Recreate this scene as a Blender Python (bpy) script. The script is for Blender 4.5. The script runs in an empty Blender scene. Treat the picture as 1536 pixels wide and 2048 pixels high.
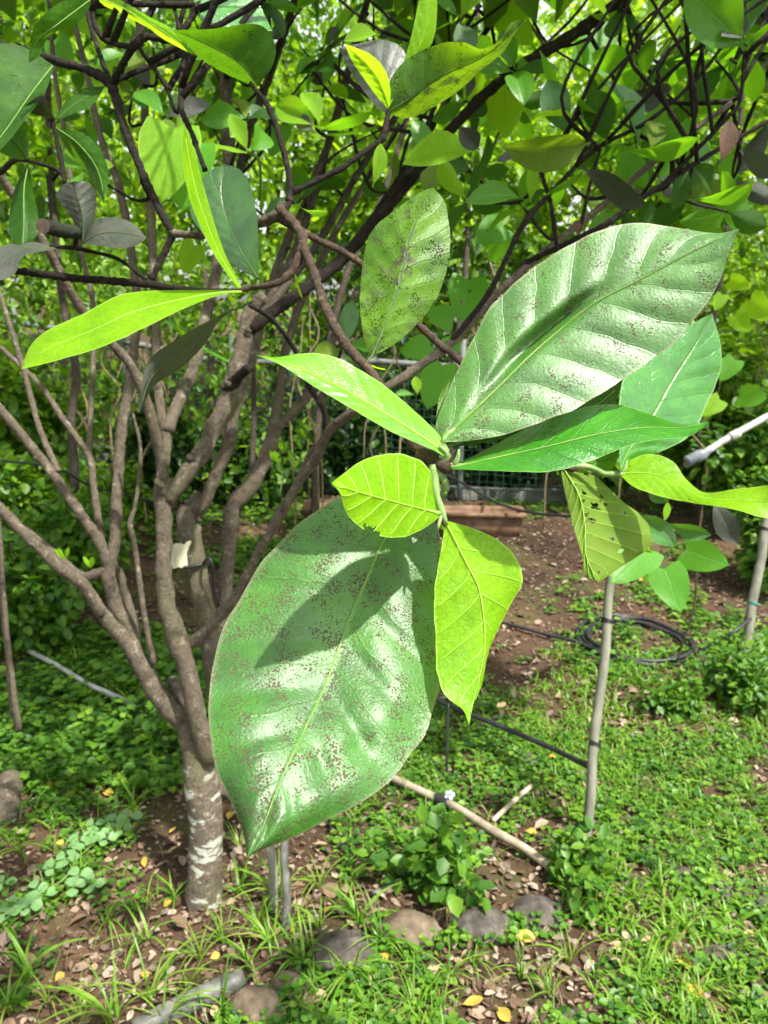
import bpy, math, random
import numpy as np
from mathutils import Vector, Matrix, noise

rnd = random.Random(7)
rng = np.random.default_rng(7)
S = bpy.context.scene
C = S.collection

# ---------------------------------------------------------------- camera
CAM_H, PITCH, FPX = 1.5, math.radians(15), 1540.0
cam_d = bpy.data.cameras.new('camera')
cam = bpy.data.objects.new('camera', cam_d)
C.objects.link(cam)
cam.location = (0, 0, CAM_H)
cam.rotation_euler = (math.pi / 2 - PITCH, 0, 0)
cam_d.sensor_fit = 'VERTICAL'
cam_d.sensor_height = 36
cam_d.lens = FPX / 2048 * 36
cam_d.clip_start = 0.02
cam_d.clip_end = 500
cam_d.dof.use_dof = True
cam_d.dof.focus_distance = 0.6
cam_d.dof.aperture_fstop = 14
S.camera = cam

# ---------------------------------------------------------------- sky, sun, exposure
SUN_EL, SUN_AZ = math.radians(62), math.radians(128)      # azimuth from +Y towards +X: sun stands behind the viewer, a little to the right
w = bpy.data.worlds.new('World')
S.world = w
w.use_nodes = True
nt = w.node_tree
bg = nt.nodes['Background']
sky = nt.nodes.new('ShaderNodeTexSky')
sky.sky_type = 'NISHITA'
sky.sun_disc = False
sky.sun_elevation = SUN_EL
sky.sun_rotation = SUN_AZ
sky.dust_density = 2.5
hs = nt.nodes.new('ShaderNodeHueSaturation')
hs.inputs['Saturation'].default_value = 0.15
nt.links.new(sky.outputs[0], hs.inputs['Color'])
nt.links.new(hs.outputs[0], bg.inputs['Color'])
bg.inputs['Strength'].default_value = 0.15
sl = bpy.data.lights.new('sun', 'SUN')
sl.energy = 4.2
sl.angle = math.radians(1.2)
sl.color = (1, 0.95, 0.86)
sun = bpy.data.objects.new('sun', sl)
C.objects.link(sun)
sd = Vector((math.sin(SUN_AZ) * math.cos(SUN_EL), math.cos(SUN_AZ) * math.cos(SUN_EL), math.sin(SUN_EL)))
sun.rotation_euler = sd.to_track_quat('Z', 'Y').to_euler()
sun.location = sd * 20
S.view_settings.view_transform = 'Standard'
S.view_settings.look = 'None'
S.view_settings.gamma = 1
S.view_settings.exposure = 1.12
S.view_settings.use_curve_mapping = False
S.cycles.max_bounces = 4
S.cycles.diffuse_bounces = 3
S.cycles.glossy_bounces = 2
S.cycles.transparent_max_bounces = 4
S.cycles.use_denoising = True
S.cycles.use_adaptive_sampling = True
S.cycles.adaptive_threshold = 0.04

# ---------------------------------------------------------------- helpers
FW = Vector((0, math.cos(PITCH), -math.sin(PITCH)))
UP = Vector((0, math.sin(PITCH), math.cos(PITCH)))
RT = Vector((1, 0, 0))
CP = Vector((0, 0, CAM_H))


def P(x, y, d):
    x, y, d = float(x), float(y), float(d)
    return CP + d * (FW + RT * ((x - 768) / FPX) + UP * ((1024 - y) / FPX))


def hz(x, y):
    """height of the uneven ground"""
    v = 0.05 * noise.noise(Vector((x * .5, y * .5, 3.1))) + 0.018 * noise.noise(Vector((x * 2.3, y * 2.3, 1.7)))
    v += 0.006 * noise.noise(Vector((x * 9, y * 9, 5.2)))
    if y > 4.5:
        v += min(1.2, (y - 4.5) * 0.05)
    if x < -1.2 and y > 2.6:
        v += min(0.5, (-1.2 - x) * 0.16) * min(1, (y - 2.6))
    return v


def G(x, y, lift=0.0):
    """pixel -> point on the ground"""
    r = FW + RT * ((x - 768) / FPX) + UP * ((1024 - y) / FPX)
    d = 1.0
    while d < 30:
        p = CP + r * d
        if p.z <= hz(p.x, p.y):
            break
        d += 0.01
    p = CP + r * d
    return Vector((p.x, p.y, hz(p.x, p.y) + lift))


def dep(p):
    return (p - CP).dot(FW)


def tag(o, label=None, cat=None, group=None, kind=None):
    if label: o['label'] = label
    if cat: o['category'] = cat
    if group: o['group'] = group
    if kind: o['kind'] = kind
    return o


def empty(name, loc, label, cat, group=None):
    o = bpy.data.objects.new(name, None)
    o.empty_display_size = 0.05
    o.location = loc
    C.objects.link(o)
    return tag(o, label, cat, group)


def link(name, me, parent=None, loc=None):
    """link a mesh; world-space meshes under a root Empty get the root's offset removed"""
    o = bpy.data.objects.new(name, me)
    C.objects.link(o)
    if parent is not None:
        o.parent = parent
        if loc is None:
            root = parent
            off = Vector(parent.location)
            while root.parent:
                root = root.parent
                off = off + Vector(root.location)
            o.location = -off
    if loc is not None:
        o.location = loc
    return o


def copy_tree(o, parent=None):
    c = o.copy()
    C.objects.link(c)
    c.parent = parent
    for ch in o.children:
        copy_tree(ch, c)
    return c


def mesh_np(name, V, F, mat, rv=None, uv=None, smooth=False):
    V = np.asarray(V, dtype=np.float32)
    F = np.asarray(F, dtype=np.int32)
    me = bpy.data.meshes.new(name)
    me.vertices.add(len(V))
    me.vertices.foreach_set('co', V.ravel())
    k = F.shape[1]
    me.loops.add(F.size)
    me.loops.foreach_set('vertex_index', F.ravel())
    me.polygons.add(len(F))
    me.polygons.foreach_set('loop_start', np.arange(0, F.size, k, dtype=np.int32))
    me.polygons.foreach_set('loop_total', np.full(len(F), k, dtype=np.int32))
    if smooth:
        me.polygons.foreach_set('use_smooth', np.ones(len(F), dtype=bool))
    if uv is not None:
        l = me.uv_layers.new(name='UVMap')
        l.data.foreach_set('uv', np.asarray(uv, dtype=np.float32)[F.ravel()].ravel())
    if rv is not None:
        a = me.attributes.new('rnd', 'FLOAT', 'POINT')
        a.data.foreach_set('value', np.asarray(rv, dtype=np.float32))
    me.update(calc_edges=True)
    if mat: me.materials.append(mat)
    return me


def spline(pts, n):
    """Catmull-Rom resample by arc length of an (k,d) array"""
    pts = np.asarray(pts, float)
    if len(pts) == 2:
        t = np.linspace(0, 1, n)[:, None]
        return pts[0] * (1 - t) + pts[1] * t
    ext = np.vstack([2 * pts[0] - pts[1], pts, 2 * pts[-1] - pts[-2]])
    out = []
    m = 12
    for i in range(1, len(ext) - 2):
        p0, p1, p2, p3 = ext[i - 1:i + 3]
        for j in range(m):
            t = j / m
            out.append(.5 * (2 * p1 + (p2 - p0) * t + (2 * p0 - 5 * p1 + 4 * p2 - p3) * t * t + (3 * p1 - p0 - 3 * p2 + p3) * t ** 3))
    out.append(pts[-1])
    out = np.array(out)
    ln = np.r_[0, np.cumsum(np.linalg.norm(np.diff(out[:, :min(3, out.shape[1])], axis=0), axis=1))]
    q = np.linspace(0, ln[-1], n)
    return np.stack([np.interp(q, ln, out[:, c]) for c in range(out.shape[1])], 1)


def tube_mesh(name, pts, rad, mat, n=None, k=10, knob=0.0, close=True, ring=0.0):
    """pts world points, rad radii; returns a tapered, slightly knobbly tube mesh"""
    A = np.array([[*p, r] for p, r in zip(pts, rad)])
    L = np.linalg.norm(np.diff(A[:, :3], axis=0), axis=1).sum()
    if n is None:
        n = max(4, min(90, int(L / max(0.004, np.mean(rad) * 0.9))))
    A = spline(A, n)
    c, r = A[:, :3], np.maximum(A[:, 3], 0.0003)
    T = np.gradient(c, axis=0)
    T /= np.linalg.norm(T, axis=1)[:, None] + 1e-9
    u = np.cross(T[0], [0.3, 0.2, 0.93])
    u /= np.linalg.norm(u) + 1e-9
    V = []
    sd_ = rnd.random() * 50
    for i in range(n):
        u = u - T[i] * u.dot(T[i])
        u /= np.linalg.norm(u) + 1e-9
        v = np.cross(T[i], u)
        rr = 1 + ring * max(0, math.sin(i * 1.9 + sd_)) ** 4
        for j in range(k):
            a = 2 * math.pi * j / k
            dirv = u * math.cos(a) + v * math.sin(a)
            f = rr
            if knob:
                q = c[i] + dirv * r[i]
                f += knob * noise.noise(Vector(q * (0.5 / max(r[i], .004)) + sd_)) + knob * .5 * noise.noise(Vector(q * (1.3 / max(r[i], .004)) + sd_))
            V.append(c[i] + dirv * r[i] * f)
    F = [(i * k + j, i * k + (j + 1) % k, (i + 1) * k + (j + 1) % k, (i + 1) * k + j) for i in range(n - 1) for j in range(k)]
    V = list(V)
    if close:
        for e, i in ((0, 0), (1, n - 1)):
            V.append(c[i])
            ci = len(V) - 1
            for j in range(k):
                a, b = i * k + j, i * k + (j + 1) % k
                F.append((b, a, ci, ci) if e == 0 else (a, b, ci, ci))
    me = bpy.data.meshes.new(name)
    me.from_pydata([tuple(p) for p in V], [], [f if f[2] != f[3] else f[:3] for f in F])
    me.polygons.foreach_set('use_smooth', np.ones(len(me.polygons), dtype=bool))
    me.materials.append(mat)
    return me


def limb_px(pts):
    """(px, py, depth, width px) -> world points, radii"""
    return [P(x, y, d) for x, y, d, w_ in pts], [w_ / 2 * d / FPX for x, y, d, w_ in pts]


# ---------------------------------------------------------------- materials
def nodes(name):
    m = bpy.data.materials.new(name)
    m.use_nodes = True
    t = m.node_tree
    return m, t, t.nodes['Principled BSDF'], t.nodes['Material Output']


def N(t, typ, **kw):
    n = t.nodes.new(typ)
    for k_, v in kw.items():
        if k_.startswith('_'):
            setattr(n, k_[1:], v)
        else:
            n.inputs[k_.replace('_', ' ')].default_value = v
    return n


def math_n(t, op, a, b=None, clamp=False):
    n = t.nodes.new('ShaderNodeMath')
    n.operation = op
    n.use_clamp = clamp
    for i, x in enumerate((a, b)):
        if x is None: continue
        if isinstance(x, (int, float)): n.inputs[i].default_value = x
        else: t.links.new(x, n.inputs[i])
    return n.outputs[0]


def ramp(t, src, stops, interp='LINEAR'):
    n = t.nodes.new('ShaderNodeValToRGB')
    n.color_ramp.interpolation = interp
    e = n.color_ramp.elements
    while len(e) < len(stops): e.new(0.5)
    for i, (p_, c_) in enumerate(stops):
        e[i].position = p_
        e[i].color = (*c_, 1) if len(c_) == 3 else c_
    if src is not None: t.links.new(src, n.inputs[0])
    return n.outputs[0]


def mix(t, fac, a, b):
    n = t.nodes.new('ShaderNodeMix')
    n.data_type = 'RGBA'
    for i, x in ((0, fac), (6, a), (7, b)):
        if isinstance(x, (int, float)): n.inputs[i].default_value = x
        elif isinstance(x, tuple): n.inputs[i].default_value = (*x, 1)
        else: t.links.new(x, n.inputs[i])
    return n.outputs[2]


def tex(t, scale, detail=3, rough=.55, coord='Object'):
    tc = t.nodes.new('ShaderNodeTexCoord')
    n = N(t, 'ShaderNodeTexNoise', Scale=scale, Detail=detail, Roughness=rough)
    t.links.new(tc.outputs[coord], n.inputs['Vector'])
    return n.outputs['Fac'], tc.outputs[coord]


def bump(t, h, strength, dist, bsdf):
    b = N(t, 'ShaderNodeBump', Strength=strength, Distance=dist)
    t.links.new(h, b.inputs['Height'])
    t.links.new(b.outputs[0], bsdf.inputs['Normal'])
    return b.outputs[0]


def leaf_mat(name, base, base2, trans, tf=.35, rough=.35, spec=.5, spots=0.0, spot_col=(.05, .035, .035), blotch=0.0,
             blotch_col=(.1, .08, .07), vein=(.2, .3, .05), veinf=.35, nv=9, edge=None, fine=True, coat=0.0, coat_r=.35, bs=.7, net=0.0):
    """leaf: u along, v across; quilting between side veins, pores, sooty specks, translucency"""
    m, t, b, out = nodes(name)
    L = t.links
    uvn = t.nodes.new('ShaderNodeUVMap')
    sep = t.nodes.new('ShaderNodeSeparateXYZ')
    L.new(uvn.outputs[0], sep.inputs[0])
    u, v = sep.outputs[0], sep.outputs[1]
    s = math_n(t, 'ABSOLUTE', math_n(t, 'SUBTRACT', math_n(t, 'MULTIPLY', v, 2.0), 1.0))
    wob, oc = tex(t, 30, 2)
    q = math_n(t, 'MULTIPLY', math_n(t, 'SUBTRACT', u, math_n(t, 'MULTIPLY', math_n(t, 'POWER', s, .8), .16)), float(nv))
    q = math_n(t, 'ADD', q, math_n(t, 'MULTIPLY', math_n(t, 'SUBTRACT', wob, .5), .35))
    fr = math_n(t, 'ABSOLUTE', math_n(t, 'SUBTRACT', math_n(t, 'FRACT', q), .5))       # .5 on a vein
    vl = math_n(t, 'SUBTRACT', math_n(t, 'MULTIPLY', fr, 22.0), 10.1, True)
    mid = math_n(t, 'SUBTRACT', 1.0, math_n(t, 'MULTIPLY', s, 26.0), True)
    vm = math_n(t, 'MAXIMUM', math_n(t, 'MULTIPLY', vl, .8), mid, True)
    big, _ = tex(t, 22, 4)
    col = mix(t, ramp(t, big, [(.35, (0, 0, 0)), (.65, (1, 1, 1))]), base, base2)
    col = mix(t, math_n(t, 'MULTIPLY', vm, veinf), col, vein)
    tcol = mix(t, math_n(t, 'MULTIPLY', vm, .6), trans, tuple(c * .45 for c in trans))
    if net:
        vn = N(t, 'ShaderNodeTexVoronoi', Scale=170.0)
        vn.feature = 'DISTANCE_TO_EDGE'
        L.new(oc, vn.inputs['Vector'])
        nf = math_n(t, 'MULTIPLY', math_n(t, 'SUBTRACT', 1.0, math_n(t, 'MULTIPLY', vn.outputs['Distance'], 9.0), True), net)
        nb, _ = tex(t, 45, 5, .65)
        nf = math_n(t, 'ADD', nf, math_n(t, 'MULTIPLY', math_n(t, 'SUBTRACT', nb, .48, True), 1.2), True)
        col = mix(t, nf, col, tuple(x * .55 for x in base))
        tcol = mix(t, nf, tcol, tuple(x * .5 for x in trans))
    ta = tcol
    if blotch:
        n2, _ = tex(t, 34, 6, .7)
        f = ramp(t, n2, [(.5 + .22 * (1 - blotch), (0, 0, 0)), (.62 + .2 * (1 - blotch), (1, 1, 1))])
        f = math_n(t, 'MULTIPLY', f, .85)
        col = mix(t, f, col, blotch_col)
        ta = mix(t, f, ta, tuple(c * .35 for c in blotch_col))
    rg, sf = rough, None
    if spots:
        vo = N(t, 'ShaderNodeTexVoronoi', Scale=540.0)
        L.new(oc, vo.inputs['Vector'])
        n3, _ = tex(t, 60, 5, .7)
        th = math_n(t, 'MULTIPLY', math_n(t, 'SUBTRACT', n3, .52 - .1 * spots), 4.5, True)
        f = math_n(t, 'MULTIPLY', math_n(t, 'LESS_THAN', vo.outputs['Distance'], math_n(t, 'MULTIPLY', th, .5)), .85)
        col = mix(t, f, col, spot_col)
        ta = mix(t, f, ta, spot_col)
        rg = math_n(t, 'ADD', math_n(t, 'MULTIPLY', f, .3), rough)
        sf = math_n(t, 'SUBTRACT', 1.0, f)
    if edge:
        ef = math_n(t, 'MULTIPLY', math_n(t, 'SUBTRACT', s, .955), 26.0, True)
        col = mix(t, math_n(t, 'MULTIPLY', ef, .8), col, edge)
    L.new(col, b.inputs['Base Color'])
    if isinstance(rg, float): b.inputs['Roughness'].default_value = rg
    else: L.new(rg, b.inputs['Roughness'])
    b.inputs['Specular IOR Level'].default_value = spec
    b.inputs['Coat Weight'].default_value = coat
    if sf is not None:
        L.new(math_n(t, 'MULTIPLY', sf, spec), b.inputs['Specular IOR Level'])
        L.new(math_n(t, 'MULTIPLY', sf, coat), b.inputs['Coat Weight'])
    b.inputs['Coat Roughness'].default_value = coat_r
    b.inputs['Coat IOR'].default_value = 1.6
    h = math_n(t, 'MULTIPLY', math_n(t, 'MULTIPLY', vl, vl), -.5)
    h = math_n(t, 'SUBTRACT', h, mid)
    if fine:
        vo2 = N(t, 'ShaderNodeTexVoronoi', Scale=300.0)
        vo2.feature = 'DISTANCE_TO_EDGE'
        L.new(oc, vo2.inputs['Vector'])
        h = math_n(t, 'ADD', h, math_n(t, 'MULTIPLY', math_n(t, 'MULTIPLY', vo2.outputs['Distance'], 1.0, True), .5))
        n4, _ = tex(t, 160, 3)
        h = math_n(t, 'ADD', h, math_n(t, 'MULTIPLY', n4, .8))
    bo = bump(t, h, bs, .0012, b)
    tr = t.nodes.new('ShaderNodeBsdfTranslucent')
    L.new(ta, tr.inputs[0])
    mx = t.nodes.new('ShaderNodeMixShader')
    mx.inputs[0].default_value = tf
    L.new(b.outputs[0], mx.inputs[1])
    L.new(tr.outputs[0], mx.inputs[2])
    L.new(mx.outputs[0], out.inputs[0])
    return m


def cloud_mat(name, cols, trans=.4, rough=.45, tboost=1.6, spec=.4, bright=1.0):
    """small leaves: colour picked by the per-leaf value"""
    m, t, b, out = nodes(name)
    L = t.links
    a = N(t, 'ShaderNodeAttribute', _attribute_name='rnd')
    n = len(cols)
    col = ramp(t, a.outputs['Fac'], [(i / max(1, n - 1), tuple(x * bright for x in c)) for i, c in enumerate(cols)])
    nz, _ = tex(t, 60, 3)
    col = mix(t, math_n(t, 'MULTIPLY', nz, .35), col, tuple(.5 * bright * x for x in cols[0]))
    L.new(col, b.inputs['Base Color'])
    b.inputs['Roughness'].default_value = rough
    b.inputs['Specular IOR Level'].default_value = spec
    if trans:
        tr = t.nodes.new('ShaderNodeBsdfTranslucent')
        tc = mix(t, 1.0, col, col)
        mlt = t.nodes.new('ShaderNodeMix')
        mlt.data_type = 'RGBA'
        mlt.blend_type = 'MULTIPLY'
        mlt.inputs[0].default_value = 1
        L.new(tc, mlt.inputs[6])
        mlt.inputs[7].default_value = (tboost * 1.25, tboost * 1.15, tboost * .5, 1)
        L.new(mlt.outputs[2], tr.inputs[0])
        mx = t.nodes.new('ShaderNodeMixShader')
        mx.inputs[0].default_value = trans
        L.new(b.outputs[0], mx.inputs[1])
        L.new(tr.outputs[0], mx.inputs[2])
        L.new(mx.outputs[0], out.inputs[0])
    return m


def rough_mat(name, stops, scale=20, detail=5, rough=.85, bs=.5, bd=.003, bscale=None, stretch=None, spec=.3):
    m, t, b, out = nodes(name)
    tc = t.nodes.new('ShaderNodeTexCoord')
    mp = t.nodes.new('ShaderNodeMapping')
    t.links.new(tc.outputs['Object'], mp.inputs[0])
    if stretch: mp.inputs['Scale'].default_value = stretch
    n = N(t, 'ShaderNodeTexNoise', Scale=scale, Detail=detail, Roughness=.62)
    t.links.new(mp.outputs[0], n.inputs['Vector'])
    t.links.new(ramp(t, n.outputs['Fac'], stops), b.inputs['Base Color'])
    b.inputs['Roughness'].default_value = rough
    b.inputs['Specular IOR Level'].default_value = spec
    n2 = N(t, 'ShaderNodeTexNoise', Scale=bscale or scale * 3, Detail=6, Roughness=.7)
    t.links.new(mp.outputs[0], n2.inputs['Vector'])
    bump(t, n2.outputs['Fac'], bs, bd, b)
    return m


def bark_mat(name, dark, mid_, light, moss=None, lichen_below=None):
    m, t, b, out = nodes(name)
    n1, oc = tex(t, 38, 7, .7)
    col = ramp(t, n1, [(.32, dark), (.46, mid_), (.56, mid_), (.68, light)])
    n2, _ = tex(t, 150, 5, .7)
    col = mix(t, ramp(t, n2, [(.45, (0, 0, 0)), (.7, (.7, .7, .7))]), col, tuple(x * .4 for x in dark))
    if moss:
        n3, _ = tex(t, 7, 4)
        col = mix(t, ramp(t, n3, [(.55, (0, 0, 0)), (.7, (.6, .6, .6))]), col, moss)
    if lichen_below:
        sp_ = t.nodes.new('ShaderNodeSeparateXYZ')
        t.links.new(oc, sp_.inputs[0])
        mp = t.nodes.new('ShaderNodeMapping')
        mp.inputs['Scale'].default_value = (1, 1, 2.6)
        t.links.new(oc, mp.inputs[0])
        n5 = N(t, 'ShaderNodeTexNoise', Scale=15.0, Detail=5.0, Roughness=.6)
        t.links.new(mp.outputs[0], n5.inputs['Vector'])
        band = math_n(t, 'MULTIPLY', math_n(t, 'SUBTRACT', lichen_below, sp_.outputs[2]), 8.0, True)
        lf = math_n(t, 'MULTIPLY', ramp(t, n5.outputs['Fac'], [(.55, (0, 0, 0)), (.585, (1, 1, 1))]), band)
        lcol = mix(t, n2, (.3, .33, .26), (.62, .64, .56))
        col = mix(t, math_n(t, 'MULTIPLY', lf, .9), col, lcol)
    t.links.new(col, b.inputs['Base Color'])
    b.inputs['Roughness'].default_value = .85
    b.inputs['Specular IOR Level'].default_value = .25
    h = math_n(t, 'ADD', n2, math_n(t, 'MULTIPLY', n1, .6))
    bump(t, h, 1.0, .006, b)
    return m


M = {}
M['glossy'] = leaf_mat('leaf_glossy_mature', (.014, .09, .0015), (.036, .16, .003), (.16, .34, .01), tf=.1, rough=.52, spec=.8, coat=.35, coat_r=.48, bs=.75,
                       spots=1.5, spot_col=(.085, .06, .045), blotch=.14, blotch_col=(.1, .08, .06), vein=(.12, .3, .04), veinf=.2, nv=9, edge=(.12, .14, .06))
M['glossy_pale'] = leaf_mat('leaf_glossy_silvery', (.028, .13, .006), (.055, .2, .008), (.2, .4, .01), tf=.12, rough=.5, spec=1.0, coat=.55, coat_r=.5, bs=.6,
                            spots=1.2, spot_col=(.1, .075, .06), blotch=.3, blotch_col=(.13, .1, .085), vein=(.1, .26, .04), veinf=.25, nv=9, edge=(.2, .22, .1))
M['glossy2'] = leaf_mat('leaf_glossy_clean', (.02, .16, .005), (.045, .25, .008), (.2, .5, .01), tf=.2, rough=.3, spec=.8, coat=.5, coat_r=.22, bs=1.0,
                        vein=(.16, .36, .08), veinf=.3, nv=9, edge=(.22, .4, .12))
M['darkgloss'] = leaf_mat('leaf_dark_glossy', (.014, .065, .01), (.03, .11, .014), (.08, .2, .01), tf=.12, rough=.35, spec=.8, coat=.6, coat_r=.3,
                          spots=.7, blotch=.3, blotch_col=(.09, .09, .075), vein=(.02, .05, .015), nv=8)
M['lime'] = leaf_mat('leaf_young_lime', (.17, .42, .006), (.27, .54, .01), (.55, .95, .02), tf=.5, rough=.42, spec=.35,
                     vein=(.2, .5, .03), veinf=.3, nv=8, edge=(.5, .75, .15), net=.3)
M['limetop'] = leaf_mat('leaf_young_glossy', (.12, .4, .015), (.19, .5, .025), (.4, .85, .02), tf=.3, rough=.32, spec=.8, coat=.6, coat_r=.25,
                        vein=(.22, .55, .08), nv=10, edge=(.4, .7, .12), net=.25, bs=.9)
M['spotted'] = leaf_mat('leaf_spotted', (.04, .12, .008), (.11, .24, .01), (.3, .55, .008), tf=.35, rough=.45, spec=.4,
                        spots=1.3, spot_col=(.03, .03, .015), blotch=.8, blotch_col=(.075, .06, .05), vein=(.03, .07, .01), veinf=.6, nv=8)
M['backlit'] = leaf_mat('leaf_backlit_spotted', (.02, .085, .006), (.045, .14, .008), (.14, .36, .006), tf=.4, rough=.5, spec=.3,
                        spots=.8, spot_col=(.015, .025, .01), vein=(.1, .22, .03), veinf=.4, nv=8, net=.3)
M['dusty'] = leaf_mat('leaf_dusty_grey', (.045, .06, .042), (.08, .085, .068), (.06, .1, .02), tf=.12, rough=.45, spec=.5,
                      spots=.9, blotch=.35, blotch_col=(.1, .075, .08), vein=(.035, .05, .03), nv=8)
M['olive'] = leaf_mat('leaf_olive_underside', (.1, .18, .016), (.14, .23, .025), (.22, .4, .01), tf=.3, rough=.6, spec=.25,
                      vein=(.2, .28, .07), veinf=.4, nv=9, blotch=.1, blotch_col=(.05, .04, .02))
M['green'] = leaf_mat('leaf_mid_green', (.05, .19, .012), (.09, .27, .016), (.3, .72, .01), tf=.4, rough=.4, spec=.45,
                      vein=(.14, .3, .05), nv=7, fine=False)
M['heart'] = leaf_mat('leaf_heart_vine', (.07, .25, .02), (.1, .32, .025), (.3, .75, .02), tf=.4, rough=.45, spec=.4,
                      vein=(.2, .45, .08), veinf=.5, nv=6, fine=False)
M['dead'] = leaf_mat('leaf_dead_brown', (.1, .06, .04), (.16, .1, .07), (.12, .06, .03), tf=.15, rough=.7, spec=.2, vein=(.06, .04, .03), nv=8, fine=False)
M['yellow'] = leaf_mat('leaf_fallen_yellow', (.4, .25, .03), (.58, .42, .09), (.5, .33, .02), tf=.15, rough=.5, spec=.3,
                       spots=.9, spot_col=(.2, .1, .03), vein=(.5, .38, .08), nv=8, fine=False)
M['tan'] = leaf_mat('leaf_fallen_tan', (.36, .24, .13), (.5, .38, .24), (.3, .2, .1), tf=.1, rough=.65, spec=.2, vein=(.3, .2, .1), nv=8, fine=False)
M['rib'] = rough_mat('midrib_green', [(.3, (.1, .22, .035)), (.7, (.2, .32, .07))], 60, rough=.45, bs=.15, bd=.001)
M['riblime'] = rough_mat('midrib_lime', [(.3, (.26, .52, .04)), (.7, (.36, .62, .09))], 60, rough=.4, bs=.15, bd=.001)
M['ribdark'] = rough_mat('midrib_dark', [(.3, (.03, .08, .02)), (.7, (.08, .14, .03))], 60, rough=.5, bs=.15, bd=.001)
M['shoot'] = rough_mat('green_shoot', [(.35, (.1, .2, .04)), (.65, (.24, .34, .12))], 40, rough=.5, bs=.3, bd=.001)
M['bark'] = bark_mat('bark_grey_brown', (.05, .04, .028), (.145, .118, .086), (.36, .32, .245), moss=(.12, .125, .05))
M['barkdark'] = bark_mat('bark_dark', (.009, .007, .006), (.024, .018, .014), (.08, .064, .052))
M['twig'] = bark_mat('bark_twig_scarred', (.03, .02, .015), (.08, .055, .038), (.26, .17, .09))
M['scar'] = rough_mat('cut_wood', [(.3, (.03, .018, .016)), (.6, (.14, .1, .08))], 60, rough=.9)
M['lichen'] = rough_mat('lichen_white', [(.3, (.16, .17, .13)), (.6, (.4, .42, .36))], 120, rough=.9, bs=.5, bd=.002)
M['barktrunk'] = bark_mat('bark_trunk_lichen', (.05, .04, .028), (.145, .118, .086), (.36, .32, .245), moss=(.12, .125, .05), lichen_below=.4)
M['barkmid'] = bark_mat('bark_shaded', (.03, .024, .018), (.08, .064, .048), (.2, .17, .13))  # bark copy darkened to stand in for canopy shade on the upper stems
M['stubbark'] = bark_mat('bark_stub', (.012, .016, .01), (.03, .036, .022), (.09, .09, .07))

# ================================================================ large structure: ground
def build_ground():
    m, t, b, out = nodes('soil')
    n1, oc = tex(t, 1.6, 5, .6)
    col = ramp(t, n1, [(.32, (.025, .016, .01)), (.5, (.08, .045, .026)), (.68, (.17, .1, .058))])
    n2, _ = tex(t, 26, 7, .7)
    col = mix(t, ramp(t, n2, [(.42, (0, 0, 0)), (.62, (.75, .75, .75))]), col, (.06, .04, .028))
    n3, _ = tex(t, 120, 4, .7)
    col = mix(t, ramp(t, n3, [(.6, (0, 0, 0)), (.7, (.5, .5, .5))]), col, (.32, .22, .14))
    n4, _ = tex(t, 3.2, 5, .6)
    col = mix(t, ramp(t, n4, [(.5, (0, 0, 0)), (.68, (.75, .75, .75))]), col, (.05, .075, .018))
    t.links.new(col, b.inputs['Base Color'])
    b.inputs['Roughness'].default_value = .92
    b.inputs['Specular IOR Level'].default_value = .2
    bump(t, math_n(t, 'ADD', n2, math_n(t, 'MULTIPLY', n3, .4)), 1.0, .012, b)
    xs = np.unique(np.r_[np.linspace(-120, -6, 20), np.linspace(-6, 6, 200), np.linspace(6, 120, 20)])
    ys = np.unique(np.r_[np.linspace(-60, .4, 12), np.linspace(.4, 9, 170), np.linspace(9, 150, 26)])
    V = [(x, y, hz(x, y)) for y in ys for x in xs]
    nx = len(xs)
    F = [(j * nx + i, j * nx + i + 1, (j + 1) * nx + i + 1, (j + 1) * nx + i) for j in range(len(ys) - 1) for i in range(nx - 1)]
    o = link('ground', mesh_np('ground', V, F, m, smooth=True))
    tag(o, kind='structure')


build_ground()


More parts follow.
